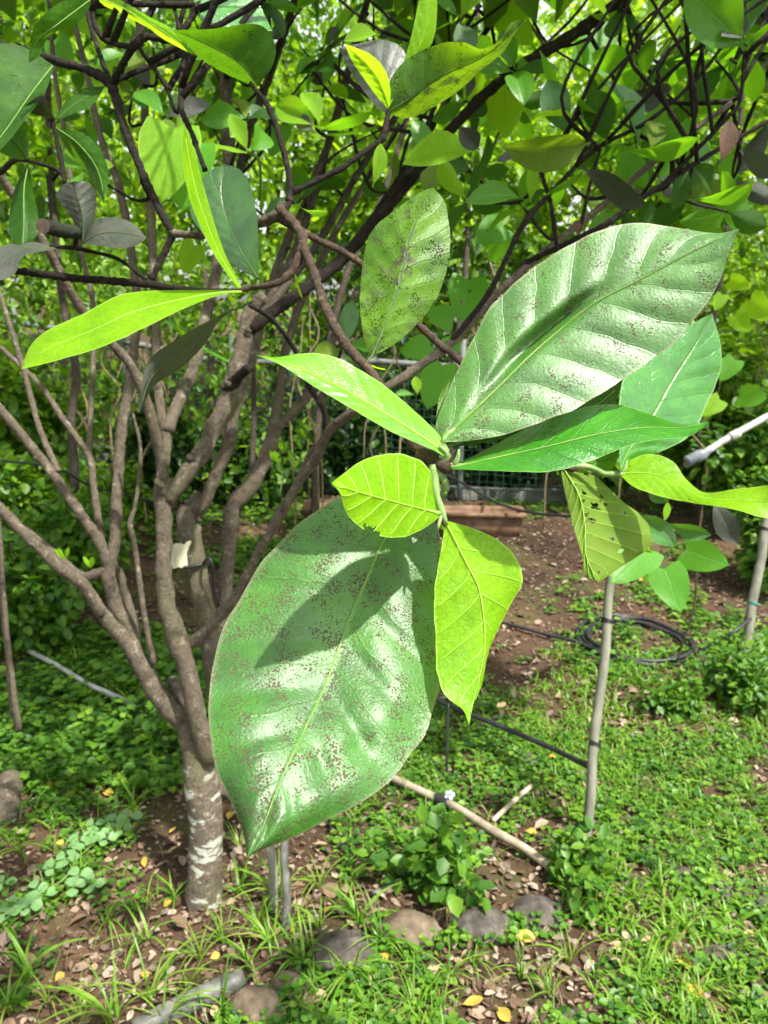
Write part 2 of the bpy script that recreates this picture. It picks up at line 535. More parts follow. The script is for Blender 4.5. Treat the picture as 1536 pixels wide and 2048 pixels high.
# ================================================================ leaves
def leaf_trace(parent, mid, left, right, deps, dl, dr, mat, n=56, m=28, nv=9, quilt=.003, ripple=.003, cup=0.0, holes=(), rib='rib',
               ribw=.0016, veins=False, petiole=None, name='leaf', curlt=0.0, shift=0.16, dents=(), dlp=1.0, drp=1.0, arch=0.0):
    Lp, Rp = spline(left, n), spline(right, n)
    Mp = spline(mid, n) if mid else (Lp + Rp) / 2
    tt = np.linspace(0, 1, n)
    dm = spline([[i / (len(deps) - 1), d] for i, d in enumerate(deps)], n)[:, 1] if len(deps) > 2 else np.interp(tt, [0, 1], deps)
    ph = rnd.random() * 6
    V, UV, grid = [], [], {}
    for i in range(n):
        t = tt[i]
        prof = max(0.0, math.sin(math.pi * min(1, t * .97 + .02))) ** .6
        for j in range(m + 1):
            s = j / m * 2 - 1
            a = abs(s)
            e = Lp[i] if s < 0 else Rp[i]
            aw = a * (1 + .03 * prof * noise.noise(Vector((t * 16, ph + (3 if s > 0 else 0), 0))) * a ** 3)
            x, y = Mp[i] * (1 - aw) + e * aw
            q = nv * (t - shift * a ** .8)
            d = dm[i] + prof * ((dl * a ** dlp if s < 0 else dr * a ** drp) + cup * a * a)
            d -= arch * prof * math.sin(math.pi * a) ** 1.2
            d -= prof * quilt * (abs(math.sin(math.pi * q)) ** .7) * min(1, a * 3) * (1 - .55 * a)
            d += ripple * prof * math.sin(9 * t + ph + (2 if s > 0 else 0)) * a * a
            for (ct, cs, rt_, rs_, amp) in dents:
                d += amp * math.exp(-((t - ct) / rt_) ** 2 - ((s - cs) / rs_) ** 2)
            p = P(x, y, d)
            V.append(p)
            UV.append((t, j / m))
            grid[i, j] = p
    F = []
    for i in range(n - 1):
        for j in range(m):
            ct, cs = (tt[i] + tt[i + 1]) / 2, (j + .5) / m * 2 - 1
            gone = False
            for (ht, hs_, hr) in holes:
                dd = math.hypot((ct - ht), (cs - hs_) * .33)
                if dd < hr * (1 + .7 * noise.noise(Vector((ct * 45, cs * 15, ht * 9)))):
                    gone = True
            if not gone:
                w1 = m + 1
                F.append((i * w1 + j, i * w1 + j + 1, (i + 1) * w1 + j + 1, (i + 1) * w1 + j))
    me = mesh_np(name, V, F, M[mat], uv=UV, smooth=True)
    o = link(name, me, parent)
    if rib:
        c = m // 2
        idx = list(range(0, n - 2, 3))
        pts = [grid[i, c] - (grid[i, c] - CP).normalized() * .0004 for i in idx]
        if petiole:
            pts = [P(*q_) for q_ in petiole] + pts
        rr = [ribw * .62 * (1 - .8 * i / len(pts)) for i in range(len(pts))]
        link('midrib', tube_mesh('midrib', pts, rr, M[rib], n=len(pts) * 2, k=6), o)
        if veins:
            VV, FF = [], []
            for kq in range(1, nv):
                for sg in (-1, 1):
                    path = []
                    for a in np.linspace(0, .9, 9):
                        t_ = kq / nv + shift * a ** .8
                        if t_ > .985: break
                        fi, fj = min(n - 1.001, t_ * (n - 1)), min(m - .001, (sg * a + 1) / 2 * m)
                        i, j = int(fi), int(fj)
                        g_ = grid[i, j].lerp(grid[i + 1, j], fi - i).lerp(grid[i, j + 1].lerp(grid[i + 1, j + 1], fi - i), fj - j)
                        path.append(g_ - (g_ - CP).normalized() * .0002)
                    if len(path) < 3: continue
                    tm = tube_mesh('v', path, [ribw * .26 * (1 - .7 * q_ / len(path)) for q_ in range(len(path))], M[rib], n=12, k=4, close=False)
                    b0 = len(VV)
                    VV += [tuple(v_.co) for v_ in tm.vertices]
                    FF += [[b0 + x for x in p_.vertices] for p_ in tm.polygons]
                    bpy.data.meshes.remove(tm)
            link('side_veins', mesh_np('side_veins', VV, FF, M[rib], smooth=True), o)
    return o


def unit_leaf(name, mat, wf=.42, fold=.12, droop=.15, twist=0.0, n=10, m=6, heart=False, holes=0):
    """leaf of length 1 along +Y with a short stalk; heart=True gives lobes at the base"""
    V, UV, F = [], [], []
    r_ = random.Random(name)
    for i in range(n + 1):
        t = i / n
        if heart:
            wd = wf * (1.0 if t < .25 else (max(0, 1 - ((t - .25) / .75) ** 1.7)) ** .8) * (.82 + .18 * min(1, t * 5))
        else:
            q = max(0, (t - .1) / .9)
            wd = .015 + wf * (math.sin(math.pi * q ** 1.25) ** .75 if q > 0 else 0) * .5 * 2 * .5
        for j in range(m + 1):
            s = j / m * 2 - 1
            x = s * wd
            y = t
            if heart:
                y = t - .17 * abs(s) ** 1.2 * (1 - t) ** 2 * (1.6 - abs(s))
            z = fold * abs(x) * 1.2 - droop * t * t + .02 * math.sin(7 * t + s * 2 + twist * 5) * abs(s) + twist * x * t
            V.append((x, y, z))
            UV.append((t, j / m))
    w1 = m + 1
    for i in range(n):
        for j in range(m):
            if holes and r_.random() < holes and 0 < i < n - 1 and t > .2:
                continue
            F.append((i * w1 + j, i * w1 + j + 1, (i + 1) * w1 + j + 1, (i + 1) * w1 + j))
    return mesh_np(name, V, F, M[mat], uv=UV, smooth=True)


UL = {}
for mt in ('green', 'lime', 'backlit', 'dusty', 'glossy2', 'spotted', 'dead', 'olive', 'limetop', 'darkgloss'):
    UL[mt] = [unit_leaf('leaf_%s' % mt, mt, .4 + .05 * i, .1 + .15 * i, .1 + .12 * i, (-.2, .15, .3)[i]) for i in range(3)]
UL['heart'] = [unit_leaf('heart_leaf', 'heart', .42, .08, .12, .1, heart=True),
               unit_leaf('heart_leaf', 'heart', .42, .12, .18, -.2, n=16, m=12, heart=True, holes=.05)]
UL['heartlime'] = [unit_leaf('heart_leaf', 'lime', .4, .08, .1, .1, heart=True)]


def place(parent, me, base, tip, roll=0.0, wide=1.0, name='leaf', nrm=None):
    """stand a unit leaf between two world points; its face turns to nrm (default: the open side towards the viewer's side), rolled"""
    y = (tip - base)
    ln = y.length
    y = y / ln
    f = (CP - base).normalized() if nrm is None else nrm
    z = (f - y * f.dot(y))
    z = z.normalized() if z.length > 1e-4 else Vector((0, 0, 1))
    x = y.cross(z)
    z2 = z * math.cos(roll) + x * math.sin(roll)
    x2 = y.cross(z2)
    o = bpy.data.objects.new(name, me)
    C.objects.link(o)
    mw = Matrix((x2 * ln * wide, y * ln, z2 * ln)).transposed().to_4x4()
    mw.translation = base
    if parent is not None:
        o.parent = parent
        off = Vector(parent.location)
        q = parent
        while q.parent:
            q = q.parent
            off = off + Vector(q.location)
        mw.translation = base - off
    o.matrix_local = mw if parent is not None else mw
    if parent is None: o.matrix_world = mw
    return o


# ================================================================ the magnolia tree
tb = G(408, 1805)
TD = dep(tb)
tree = empty('magnolia_tree', tb, 'many-stemmed magnolia tree with grey-brown limbs, scarred twigs and very large glossy leaves', 'tree')

LIMBS = []      # sampled limb points (world, radius) for hanging twigs on


def limb(pts, mat='bark', name='branch', knob=.22, k=12, rec=True):
    p, r = limb_px(pts)
    r = [x * (.95 if name == 'trunk' else .87) for x in r]
    o = link(name, tube_mesh(name, p, r, M[mat], k=k, knob=knob, ring=.22 if mat in ('twig', 'barkdark') else .1), tree)
    if rec:
        A = spline(np.array([[*a, b] for a, b in zip(p, r)]), 14)
        LIMBS.extend([(Vector(q[:3]), q[3]) for q in A])
    return o


D0 = TD
limb([(410, 1850, D0, 78), (409, 1800, D0, 74), (410, 1740, D0, 70), (412, 1660, D0, 70), (408, 1600, D0, 72), (398, 1540, D0, 66), (388, 1480, D0, 58), (378, 1442, D0, 48)],
     mat='barktrunk', name='trunk', knob=.1, k=20)
# left stem and its limbs
limb([(385, 1475, D0, 50), (371, 1447, D0, 46), (324, 1400, D0 - .02, 44), (289, 1341, D0 - .03, 40), (262, 1290, D0 - .03, 38), (234, 1263, D0 - .04, 32), (195, 1212, D0 - .06, 28),
      (164, 1166, D0 - .08, 28), (117, 1134, D0 - .1, 25), (59, 1076, D0 - .12, 24), (0, 1017, D0 - .14, 23), (-60, 950, D0 - .16, 20)])
limb([(270, 1300, D0 - .03, 36), (262, 1255, D0, 36), (236, 1220, D0, 34), (221, 1166, D0, 32), (217, 1134, D0, 30), (229, 1088, D0, 26), (234, 990, D0 + .02, 24), (242, 873, D0 + .04, 24), (254, 795, D0 + .05, 22),
      (270, 678, D0 + .08, 20), (270, 560, D0 + .1, 19), (240, 380, D0 + .12, 18), (205, 285, D0 + .14, 16), (183, 190, D0 + .15, 14), (150, 40, D0 + .18, 12), (140, -40, D0 + .2, 10)])
limb([(276, 1270, D0, 26), (252, 1195, D0 + .03, 22), (236, 1145, D0 + .02, 22), (222, 1120, D0, 20)])
limb([(217, 1134, D0, 26), (195, 1080, D0 - .02, 24), (117, 963, D0 - .05, 22), (78, 912, D0 - .06, 21), (0, 818, D0 - .1, 20), (-70, 740, D0 - .14, 17)])
limb([(215, 1120, D0, 20), (203, 1080, D0 + .02, 17), (187, 971, D0 + .05, 16), (178, 912, D0 + .06, 15), (129, 842, D0 + .08, 14), (78, 768, D0 + .1, 12), (0, 694, D0 + .12, 10)])
limb([(178, 915, D0 + .06, 13), (180, 854, D0 + .08, 12), (187, 700, D0 + .12, 12), (185, 600, D0 + .15, 12), (160, 490, D0 + .18, 12), (130, 275, D0 + .22, 11), (110, 150, D0 + .25, 10), (95, -20, D0 + .3, 8)])
limb([(117, 944, D0 - .05, 16), (78, 854, D0 - .03, 13), (47, 737, D0, 12), (20, 650, D0 + .02, 11), (-15, 540, D0 + .05, 9)])
limb([(214, 1140, D0, 26), (164, 1152, D0 + .02, 22), (98, 1100, D0 + .04, 22), (39, 1052, D0 + .05, 20), (-40, 1000, D0 + .06, 18)])
limb([(309, 1325, D0 - .04, 17), (289, 1232, D0 - .06, 13), (270, 1095, D0 - .08, 12), (260, 1050, D0 - .08, 12), (273, 998, D0 - .08, 9), (281, 900, D0 - .08, 8), (266, 827, D0 - .08, 6)])
limb([(388, 1440, D0 + .02, 34), (365, 1405, D0 + .04, 34), (350, 1372, D0 + .03, 32), (342, 1358, D0 + .02, 24)], knob=.3)
# centre stem
limb([(420, 1520, D0 - .02, 44), (398, 1450, D0 - .05, 44), (376, 1350, D0 - .07, 42), (354, 1271, D0 - .08, 44), (334, 1212, D0 - .09, 42), (328, 1134, D0 - .1, 36), (328, 1056, D0 - .1, 36), (326, 986, D0 - .1, 42), (327, 955, D0 - .1, 34)])
limb([(326, 990, D0 - .1, 30), (323, 925, D0 - .12, 25), (312, 873, D0 - .15, 24), (297, 815, D0 - .18, 23), (265, 737, D0 - .22, 22), (222, 686, D0 - .26, 21), (156, 608, D0 - .33, 21), (90, 490, D0 - .42, 20), (0, 350, D0 - .5, 20),
      (-80, 230, D0 - .6, 18), (-110, 130, D0 - .72, 18), (-60, 92, D0 - .8, 17), (0, 95, D0 - .85, 17)], mat='bark')
limb([(325, 945, D0 - .1, 26), (333, 873, D0 - .08, 24), (321, 819, D0 - .06, 20), (313, 717, D0 - .02, 20), (309, 600, D0, 19), (303, 450, D0 + .04, 19), (291, 250, D0 + .08, 19), (281, 95, D0 + .1, 17), (274, -40, D0 + .14, 15)])
limb([(334, 865, D0 - .08, 30), (352, 815, D0 - .05, 28), (375, 768, D0 - .02, 27), (394, 709, D0, 27), (414, 623, D0 + .05, 26), (432, 545, D0 + .08, 26), (452, 420, D0 + .1, 26), (456, 280, D0 + .12, 27), (449, 120, D0 + .14, 24), (440, -40, D0 + .18, 20)])
limb([(334, 1000, D0 - .1, 36), (363, 963, D0 - .1, 38), (410, 893, D0 - .1, 38), (446, 815, D0 - .1, 37), (472, 745, D0 - .1, 40), (488, 678, D0 - .1, 34), (500, 623, D0 - .1, 30), (530, 590, D0 - .1, 27)])
limb([(345, 1010, D0 - .08, 26), (322, 975, D0 - .13, 24), (312, 960, D0 - .15, 10)], knob=.5)
limb([(455, 780, D0 - .1, 30), (482, 748, D0 - .14, 22), (500, 735, D0 - .17, 20)], mat='barkdark', knob=.4)
# long dark diagonals to the upper right
limb([(496, 660, D0 - .1, 30), (590, 592, D0 - .08, 26), (670, 532, D0 - .05, 25), (768, 425, D0 - .05, 25), (868, 300, D0 - .08, 23), (943, 215, D0 - .1, 23), (1018, 150, D0 - .12, 24), (1168, 55, D0 - .16, 26), (1250, -5, D0 - .2, 26), (1330, -70, D0 - .25, 24)], mat='barkdark')
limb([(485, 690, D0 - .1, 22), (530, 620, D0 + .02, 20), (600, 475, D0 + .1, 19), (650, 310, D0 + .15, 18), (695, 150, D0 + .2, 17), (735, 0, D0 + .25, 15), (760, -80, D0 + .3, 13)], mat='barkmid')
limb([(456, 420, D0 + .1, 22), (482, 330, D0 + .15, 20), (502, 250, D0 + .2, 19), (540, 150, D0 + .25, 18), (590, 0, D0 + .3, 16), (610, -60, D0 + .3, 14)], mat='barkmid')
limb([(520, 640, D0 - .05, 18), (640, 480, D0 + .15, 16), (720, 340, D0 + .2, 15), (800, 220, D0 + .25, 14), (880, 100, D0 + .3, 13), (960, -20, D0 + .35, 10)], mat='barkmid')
limb([(690, 510, D0 - .05, 16), (770, 400, D0 + .02, 15), (860, 260, D0 + .02, 14), (930, 130, D0, 13), (1000, 20, D0, 12), (1040, -40, D0, 10)], mat='barkdark')
limb([(768, 420, D0 - .05, 12), (820, 330, D0 - .1, 11), (868, 215, D0 - .12, 11), (900, 110, D0 - .14, 10), (960, 10, D0 - .16, 9)], mat='barkdark')
# rear stem
limb([(432, 1590, D0 + .02, 54), (446, 1540, D0 + .06, 50), (440, 1430, D0 + .12, 46), (424, 1300, D0 + .14, 46), (402, 1186, D0 + .15, 46), (388, 1108, D0 + .15, 48), (376, 1045, D0 + .15, 52), (380, 1012, D0 + .15, 44)], knob=.14, k=16)
limb([(384, 1020, D0 + .15, 36), (408, 1004, D0 + .14, 30), (434, 944, D0 + .13, 29), (457, 885, D0 + .12, 28), (465, 834, D0 + .12, 28), (484, 776, D0 + .12, 26), (508, 700, D0 + .14, 24), (528, 620, D0 + .18, 22), (575, 480, D0 + .24, 20), (640, 330, D0 + .3, 17), (680, 220, D0 + .35, 14)])
limb([(440, 1430, D0 + .13, 34), (443, 1260, D0 + .22, 32), (450, 1180, D0 + .25, 31), (458, 1088, D0 + .26, 32), (466, 1012, D0 + .26, 36), (500, 975, D0 + .26, 38), (535, 905, D0 + .27, 33), (549, 854, D0 + .28, 30), (563, 760, D0 + .3, 22), (574, 690, D0 + .32, 20), (604, 600, D0 + .35, 18), (665, 475, D0 + .4, 16), (725, 375, D0 + .45, 14), (800, 250, D0 + .5, 11)])
limb([(548, 860, D0 + .28, 24), (575, 835, D0 + .28, 22), (604, 805, D0 + .28, 22), (625, 770, D0 + .28, 20), (668, 675, D0 + .3, 18), (700, 610, D0 + .34, 15), (770, 500, D0 + .4, 13)])
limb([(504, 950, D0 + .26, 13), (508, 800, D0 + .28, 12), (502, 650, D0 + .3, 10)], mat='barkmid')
# right low limb
limb([(372, 1290, D0 - .06, 30), (398, 1275, D0 - .07, 24), (430, 1245, D0 - .1, 24), (469, 1198, D0 - .14, 22), (515, 1108, D0 - .2, 20), (547, 1055, D0 - .24, 20), (600, 960, D0 - .3, 22), (629, 923, D0 - .34, 22), (656, 865, D0 - .4, 23), (703, 826, D0 - .46, 21),
      (768, 780, D0 - .5, 21), (830, 738, D0 - .5, 21), (910, 680, D0 - .48, 20), (990, 590, D0 - .46, 18), (1118, 480, D0 - .42, 16), (1218, 400, D0 - .4, 14), (1358, 280, D0 - .4, 13), (1468, 200, D0 - .4, 12), (1560, 90, D0 - .4, 10)])
limb([(531, 1090, D0 - .22, 14), (548, 1040, D0 - .2, 14), (585, 980, D0 - .22, 13), (622, 905, D0 - .26, 12), (640, 885, D0 - .3, 11)])
limb([(656, 862, D0 - .4, 18), (645, 815, D0 - .42, 13), (617, 771, D0 - .45, 12), (590, 700, D0 - .5, 11), (545, 640, D0 - .55, 11), (500, 610, D0 - .6, 11)], mat='barkdark')
limb([(890, 700, D0 - .48, 14), (978, 585, D0 - .5, 13), (1040, 460, D0 - .52, 12), (1088, 400, D0 - .52, 11), (1190, 300, D0 - .5, 10), (1300, 240, D0 - .5, 9), (1400, 150, D0 - .5, 8), (1470, 50, D0 - .5, 8), (1500, -30, D0 - .5, 7)], mat='barkdark')
limb([(1040, 530, D0 - .44, 13), (1200, 455, D0 - .5, 13), (1293, 390, D0 - .5, 12), (1418, 310, D0 - .5, 11), (1550, 235, D0 - .5, 9)], mat='barkdark')
limb([(1330, 365, D0 - .5, 10), (1450, 240, D0 - .55, 9), (1480, 200, D0 - .55, 9), (1490, 90, D0 - .55, 7)], mat='barkdark')
limb([(1115, 505, D0 - .5, 10), (1102, 410, D0 - .5, 10), (1085, 340, D0 - .5, 9), (1118, 300, D0 - .5, 8)], mat='barkdark')
limb([(1160, 460, D0 - .5, 9), (1180, 370, D0 - .5, 8), (1200, 300, D0 - .5, 7)], mat='barkdark')

# pruning stubs and knots on the limbs
for p_, r_ in rnd.sample([q for q in LIMBS if q[1] > .009], 34):
    d_ = Vector((rnd.uniform(-1, 1), rnd.uniform(-1, .1), rnd.uniform(-.2, .7))).normalized()
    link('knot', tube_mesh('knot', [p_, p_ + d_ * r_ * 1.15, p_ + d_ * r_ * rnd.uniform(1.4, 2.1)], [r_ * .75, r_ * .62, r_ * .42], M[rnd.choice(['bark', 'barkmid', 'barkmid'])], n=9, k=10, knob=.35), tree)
# near twigs, upper left
TWN = 1.0
limb([(-10, 93, D0 - .85, 18), (60, 105, 1.12, 18), (120, 125, 1.1, 18), (175, 140, 1.08, 19), (222, 172, 1.06, 22), (250, 260, 1.05, 18), (300, 380, 1.04, 17), (330, 440, 1.03, 17), (346, 466, 1.03, 20)], mat='barkdark', knob=.3)
limb([(222, 172, 1.06, 18), (240, 140, 1.04, 15), (262, 100, 1.02, 17), (290, 74, 1.02, 16), (340, 80, 1.02, 14), (372, 52, 1.02, 14), (392, 20, 1.02, 12)], mat='barkdark', knob=.35)
limb([(262, 95, 1.02, 12), (210, 80, 1.03, 13), (188, 45, 1.03, 11), (184, 10, 1.03, 10)], mat='barkdark', knob=.3)
limb([(222, 168, 1.06, 12), (200, 110, 1.08, 11), (178, 40, 1.1, 10), (172, -20, 1.12, 9)], mat='barkdark', knob=.3)
limb([(278, 95, 1.02, 10), (330, 170, 1.04, 9), (355, 225, 1.05, 9), (368, 120, 1.06, 9), (350, 20, 1.08, 8)], mat='barkdark', knob=.3)
limb([(368, 110, 1.05, 11), (362, 210, 1.02, 12), (385, 270, 1.0, 12), (410, 340, .99, 11)], mat='barkdark', knob=.3)
limb([(344, 466, 1.03, 19), (380, 470, 1.02, 16), (410, 470, 1.01, 16), (480, 455, 1.0, 18), (530, 442, .99, 24), (556, 430, .98, 26), (580, 400, .97, 20)], mat='bark', knob=.3)
limb([(346, 470, 1.03, 16), (322, 520, 1.03, 14), (304, 560, 1.03, 13)], mat='barkdark', knob=.3)
limb([(12, 540, 1.07, 13), (60, 545, 1.06, 16), (150, 556, 1.05, 17), (280, 567, 1.03, 17), (360, 578, 1.0, 15), (430, 582, .95, 12), (480, 582, .92, 11)], mat='barkdark', knob=.25)
limb([(292, 560, 1.03, 9), (240, 520, 1.03, 8), (190, 505, 1.03, 8), (150, 497, 1.02, 9), (100, 492, 1.02, 8)], mat='barkdark', knob=.3)
limb([(150, 497, 1.02, 10), (152, 480, 1.02, 11), (150, 470, 1.01, 11)], mat='barkdark', knob=.3)
limb([(156, 466, 1.01, 28), (140, 463, 1.0, 32), (110, 458, .98, 31), (88, 452, .96, 29)], mat='stubbark', name='stub', knob=.12, k=16)
limb([(0, 345, 1.3, 12), (30, 320, 1.12, 11), (55, 322, 1.06, 8), (90, 330, 1.05, 9), (122, 345, 1.05, 10), (130, 365, 1.05, 10), (118, 300, 1.05, 11), (105, 240, 1.05, 9)], mat='barkdark', knob=.35)
limb([(578, 405, .97, 22), (580, 370, .97, 14), (572, 320, .97, 13), (558, 270, .97, 13), (535, 210, .97, 13), (512, 180, .97, 10), (500, 165, .97, 8)], mat='barkdark', knob=.35)
limb([(585, 385, .97, 16), (620, 368, .97, 13), (680, 338, .97, 13), (735, 300, .97, 13), (766, 275, .97, 14), (776, 225, .97, 11)], mat='barkdark', knob=.35)
limb([(560, 418, .97, 20), (590, 450, .93, 20), (606, 480, .9, 21), (596, 520, .88, 19), (572, 555, .87, 16), (540, 570, .87, 14), (500, 576, .88, 12), (476, 580, .88, 9)], mat='twig', knob=.4)
limb([(603, 485, .9, 20), (626, 540, .84, 19), (640, 585, .8, 20), (660, 635, .76, 21), (690, 685, .72, 21), (720, 722, .69, 21), (745, 748, .67, 20), (785, 820, .63, 22), (822, 880, .6, 26), (850, 908, .58, 32), (885, 930, .565, 36), (900, 938, .56, 22)], mat='twig', knob=.4)
limb([(556, 436, .98, 18), (600, 462, .99, 15), (640, 482, 1.0, 15), (720, 525, 1.0, 15), (790, 600, .99, 15), (840, 652, .98, 16), (880, 690, .97, 17), (920, 722, .96, 16), (990, 800, .97, 15), (1060, 880, .98, 14), (1130, 932, .98, 16), (1155, 935, .98, 14)], mat='twig', knob=.35)
limb([(1140, 930, .98, 16), (1180, 935, .98, 14), (1210, 948, .98, 14), (1238, 948, .98, 16), (1252, 950, .98, 14)], mat='shoot', name='shoot', knob=.2)
limb([(520, 400, D0 + .1, 6), (520, 330, 1.6, 6), (505, 310, 1.5, 6), (495, 300, 1.45, 6)], mat='shoot', rec=False)

# thin dark twigs criss-crossing the upper crown
for p_, r_ in rnd.sample([q for q in LIMBS if q[0].z > 1.75 and q[0].y > 1.1], 60):
    q1 = p_ + Vector((rnd.uniform(-.12, .2), rnd.uniform(-.1, .15), rnd.uniform(.05, .22)))
    q2 = q1 + Vector((rnd.uniform(-.15, .25), rnd.uniform(-.1, .15), rnd.uniform(.1, .3)))
    link('twig', tube_mesh('twig', [p_, q1, q2], [.0045, .0036, .002], M['barkdark'], n=14, k=6, knob=.35, ring=.3), tree)
# ---- cut face of the stub
pp = P(87, 452, .955)
ax = (P(87, 452, .955) - P(110, 458, .98)).normalized()
u_ = ax.cross(Vector((0, 0, 1))).normalized()
v_ = ax.cross(u_)
rr_ = 15 * .955 / FPX
V = [pp + ax * .001] + [pp + ax * (.0005 + .001 * (i % 2)) + (u_ * math.cos(i * math.pi / 8) + v_ * math.sin(i * math.pi / 8)) * rr_ for i in range(16)]
link('cut_face', mesh_np('cut_face', V, [(0, i + 1, (i + 1) % 16 + 1) for i in range(16)], M['scar']), tree)

# ---- traced large leaves (base -> tip, pixels of the photograph turned into points at each leaf's own distance)
leaf_trace(tree, [(812, 1010), (767, 1082), (733, 1160), (699, 1237), (653, 1365), (617, 1442), (562, 1560), (517, 1675), (494, 1716)],
           [(812, 1008), (770, 985), (700, 988), (640, 1015), (562, 1082), (494, 1169), (457, 1237), (430, 1310), (416, 1387), (419, 1470), (430, 1529), (457, 1593), (485, 1661), (494, 1716)],
           [(815, 1012), (845, 1022), (872, 1050), (884, 1100), (888, 1180), (889, 1280), (880, 1378), (863, 1438), (818, 1515), (767, 1574), (676, 1629), (585, 1675), (517, 1702), (494, 1716)],
           (.62, .59, .545, .485, .455), .03, .012, 'glossy', n=80, m=44, nv=8, quilt=.0068, ripple=.006, cup=-.004, petiole=[(893, 985, .565), (870, 1000, .58), (840, 1006, .59)], ribw=.0019,
           arch=.007, dents=((.5, .6, .08, .2, -.006), (.72, .35, .08, .2, .006), (.62, .55, .05, .12, .005)))
leaf_trace(tree, [(884, 880), (984, 787), (1047, 724), (1098, 678), (1183, 610), (1268, 565), (1368, 512), (1479, 457)],
           [(880, 878), (871, 853), (890, 798), (914, 744), (937, 695), (978, 620), (1048, 550), (1128, 495), (1203, 460), (1268, 446), (1333, 452), (1393, 462), (1440, 466), (1479, 457)],
           [(888, 884), (930, 882), (1000, 871), (1080, 845), (1160, 812), (1250, 755), (1330, 700), (1400, 625), (1440, 560), (1455, 510), (1479, 457)],
           (.565, .57, .575, .565, .55), .02, -.024, 'glossy_pale', n=80, m=40, nv=9, quilt=.004, ripple=.004, cup=.006, ribw=.0017, petiole=[(898, 915, .562), (890, 893, .565)],
           dents=((.4, -.12, .14, .1, .02), (.3, -.2, .1, .1, .01)))
leaf_trace(tree, [(905, 935), (1008, 912), (1100, 892), (1200, 868), (1290, 855), (1360, 855), (1420, 843)],
           [(905, 932), (960, 905), (1030, 868), (1100, 838), (1180, 812), (1240, 810), (1300, 828), (1360, 848), (1420, 843)],
           [(905, 938), (1000, 942), (1100, 943), (1180, 922), (1260, 890), (1320, 878), (1380, 872), (1420, 843)],
           (.56, .555, .55, .545, .54), .034, -.02, 'glossy2', n=60, m=28, nv=10, quilt=.003, ripple=.006, petiole=[(890, 930, .565), (900, 934, .563)])
leaf_trace(tree, [(1240, 945), (1255, 905), (1300, 840), (1345, 760), (1390, 690), (1424, 626)],
           [(1240, 945), (1238, 880), (1240, 800), (1256, 740), (1310, 690), (1380, 650), (1424, 626)],
           [(1242, 945), (1280, 918), (1340, 895), (1385, 865), (1415, 805), (1440, 745), (1441, 690), (1424, 626)],
           (.97, 1.0, 1.04, 1.06), -.015, .03, 'glossy2', n=50, m=28, nv=9, quilt=.004, ripple=.005)
leaf_trace(tree, [(896, 908), (800, 845), (700, 785), (600, 737), (510, 710)],
           [(897, 905), (880, 872), (830, 823), (770, 772), (700, 728), (650, 709), (600, 707), (555, 714), (510, 710)],
           [(895, 915), (850, 893), (780, 862), (700, 815), (620, 768), (570, 735), (540, 720), (510, 710)],
           (.562, .55, .545, .55, .555), .022, -.01, 'limetop', n=60, m=24, nv=11, quilt=.0025, ripple=.004, rib='riblime')
leaf_trace(tree, [(880, 1030), (860, 1022), (790, 1004), (720, 985), (664, 967)],
           [(880, 1028), (877, 990), (862, 945), (830, 915), (780, 907), (730, 918), (690, 945), (664, 965)],
           [(880, 1032), (868, 1043), (840, 1061), (800, 1075), (750, 1071), (710, 1046), (690, 1018), (679, 985), (664, 968)],
           (.56, .525, .485, .455), .03, -.01, 'lime', n=60, m=34, nv=8, quilt=-.002, ripple=.003, cup=.004, rib='riblime', veins=True, ribw=.0011, holes=((.57, 1.0, .055), (.52, .97, .05)))
leaf_trace(tree, [(890, 1041), (931, 1123), (959, 1182), (970, 1273), (962, 1340), (945, 1410), (938, 1452)],
           [(890, 1043), (884, 1090), (872, 1160), (868, 1210), (871, 1290), (876, 1350), (892, 1392), (926, 1420), (938, 1452)],
           [(892, 1041), (950, 1058), (1000, 1083), (1032, 1115), (1046, 1160), (1022, 1208), (992, 1268), (975, 1312), (963, 1372), (945, 1412), (938, 1452)],
           (.562, .562, .556, .542, .528), -.004, .02, 'lime', n=64, m=30, nv=8, quilt=-.002, ripple=.004, rib='riblime', veins=True, ribw=.0014, petiole=[(866, 950, .565), (880, 1000, .563)])
leaf_trace(tree, None,
           [(484, 580), (400, 580), (300, 582), (240, 590), (165, 628), (100, 658), (62, 690), (42, 738)],
           [(484, 585), (440, 590), (370, 616), (280, 660), (200, 695), (110, 722), (70, 732), (42, 738)],
           (.88, .85, .82, .8), .035, -.02, 'lime', n=50, m=22, nv=11, quilt=.002, ripple=.004, rib='riblime', ribw=.0012)
leaf_trace(tree, None,
           [(478, 580), (430, 512), (396, 442), (375, 380), (365, 310), (368, 250)],
           [(484, 576), (447, 500), (421, 420), (401, 350), (386, 300), (368, 250)],
           (.885, .86, .84, .83), -.02, .05, 'lime', n=40, m=16, nv=10, quilt=.0015, rib='riblime', ribw=.0011)
leaf_trace(tree, [(516, 557), (480, 500), (455, 440), (443, 380), (450, 328)],
           [(514, 557), (470, 532), (420, 482), (380, 425), (398, 368), (425, 338), (450, 328)],
           [(518, 555), (517, 500), (513, 430), (500, 372), (480, 340), (450, 328)],
           (.9, .93, .96, .98), .012, -.012, 'darkgloss', n=46, m=24, nv=8, quilt=.003, rib='ribdark')
leaf_trace(tree, None,
           [(508, 600), (420, 640), (350, 680), (302, 715), (286, 760), (278, 830)],
           [(508, 604), (465, 622), (436, 645), (408, 690), (360, 738), (308, 772), (278, 830)],
           (.87, .85, .84, .82), -.02, .05, 'dusty', n=46, m=20, nv=9, quilt=.002, ripple=.006, rib='ribdark')
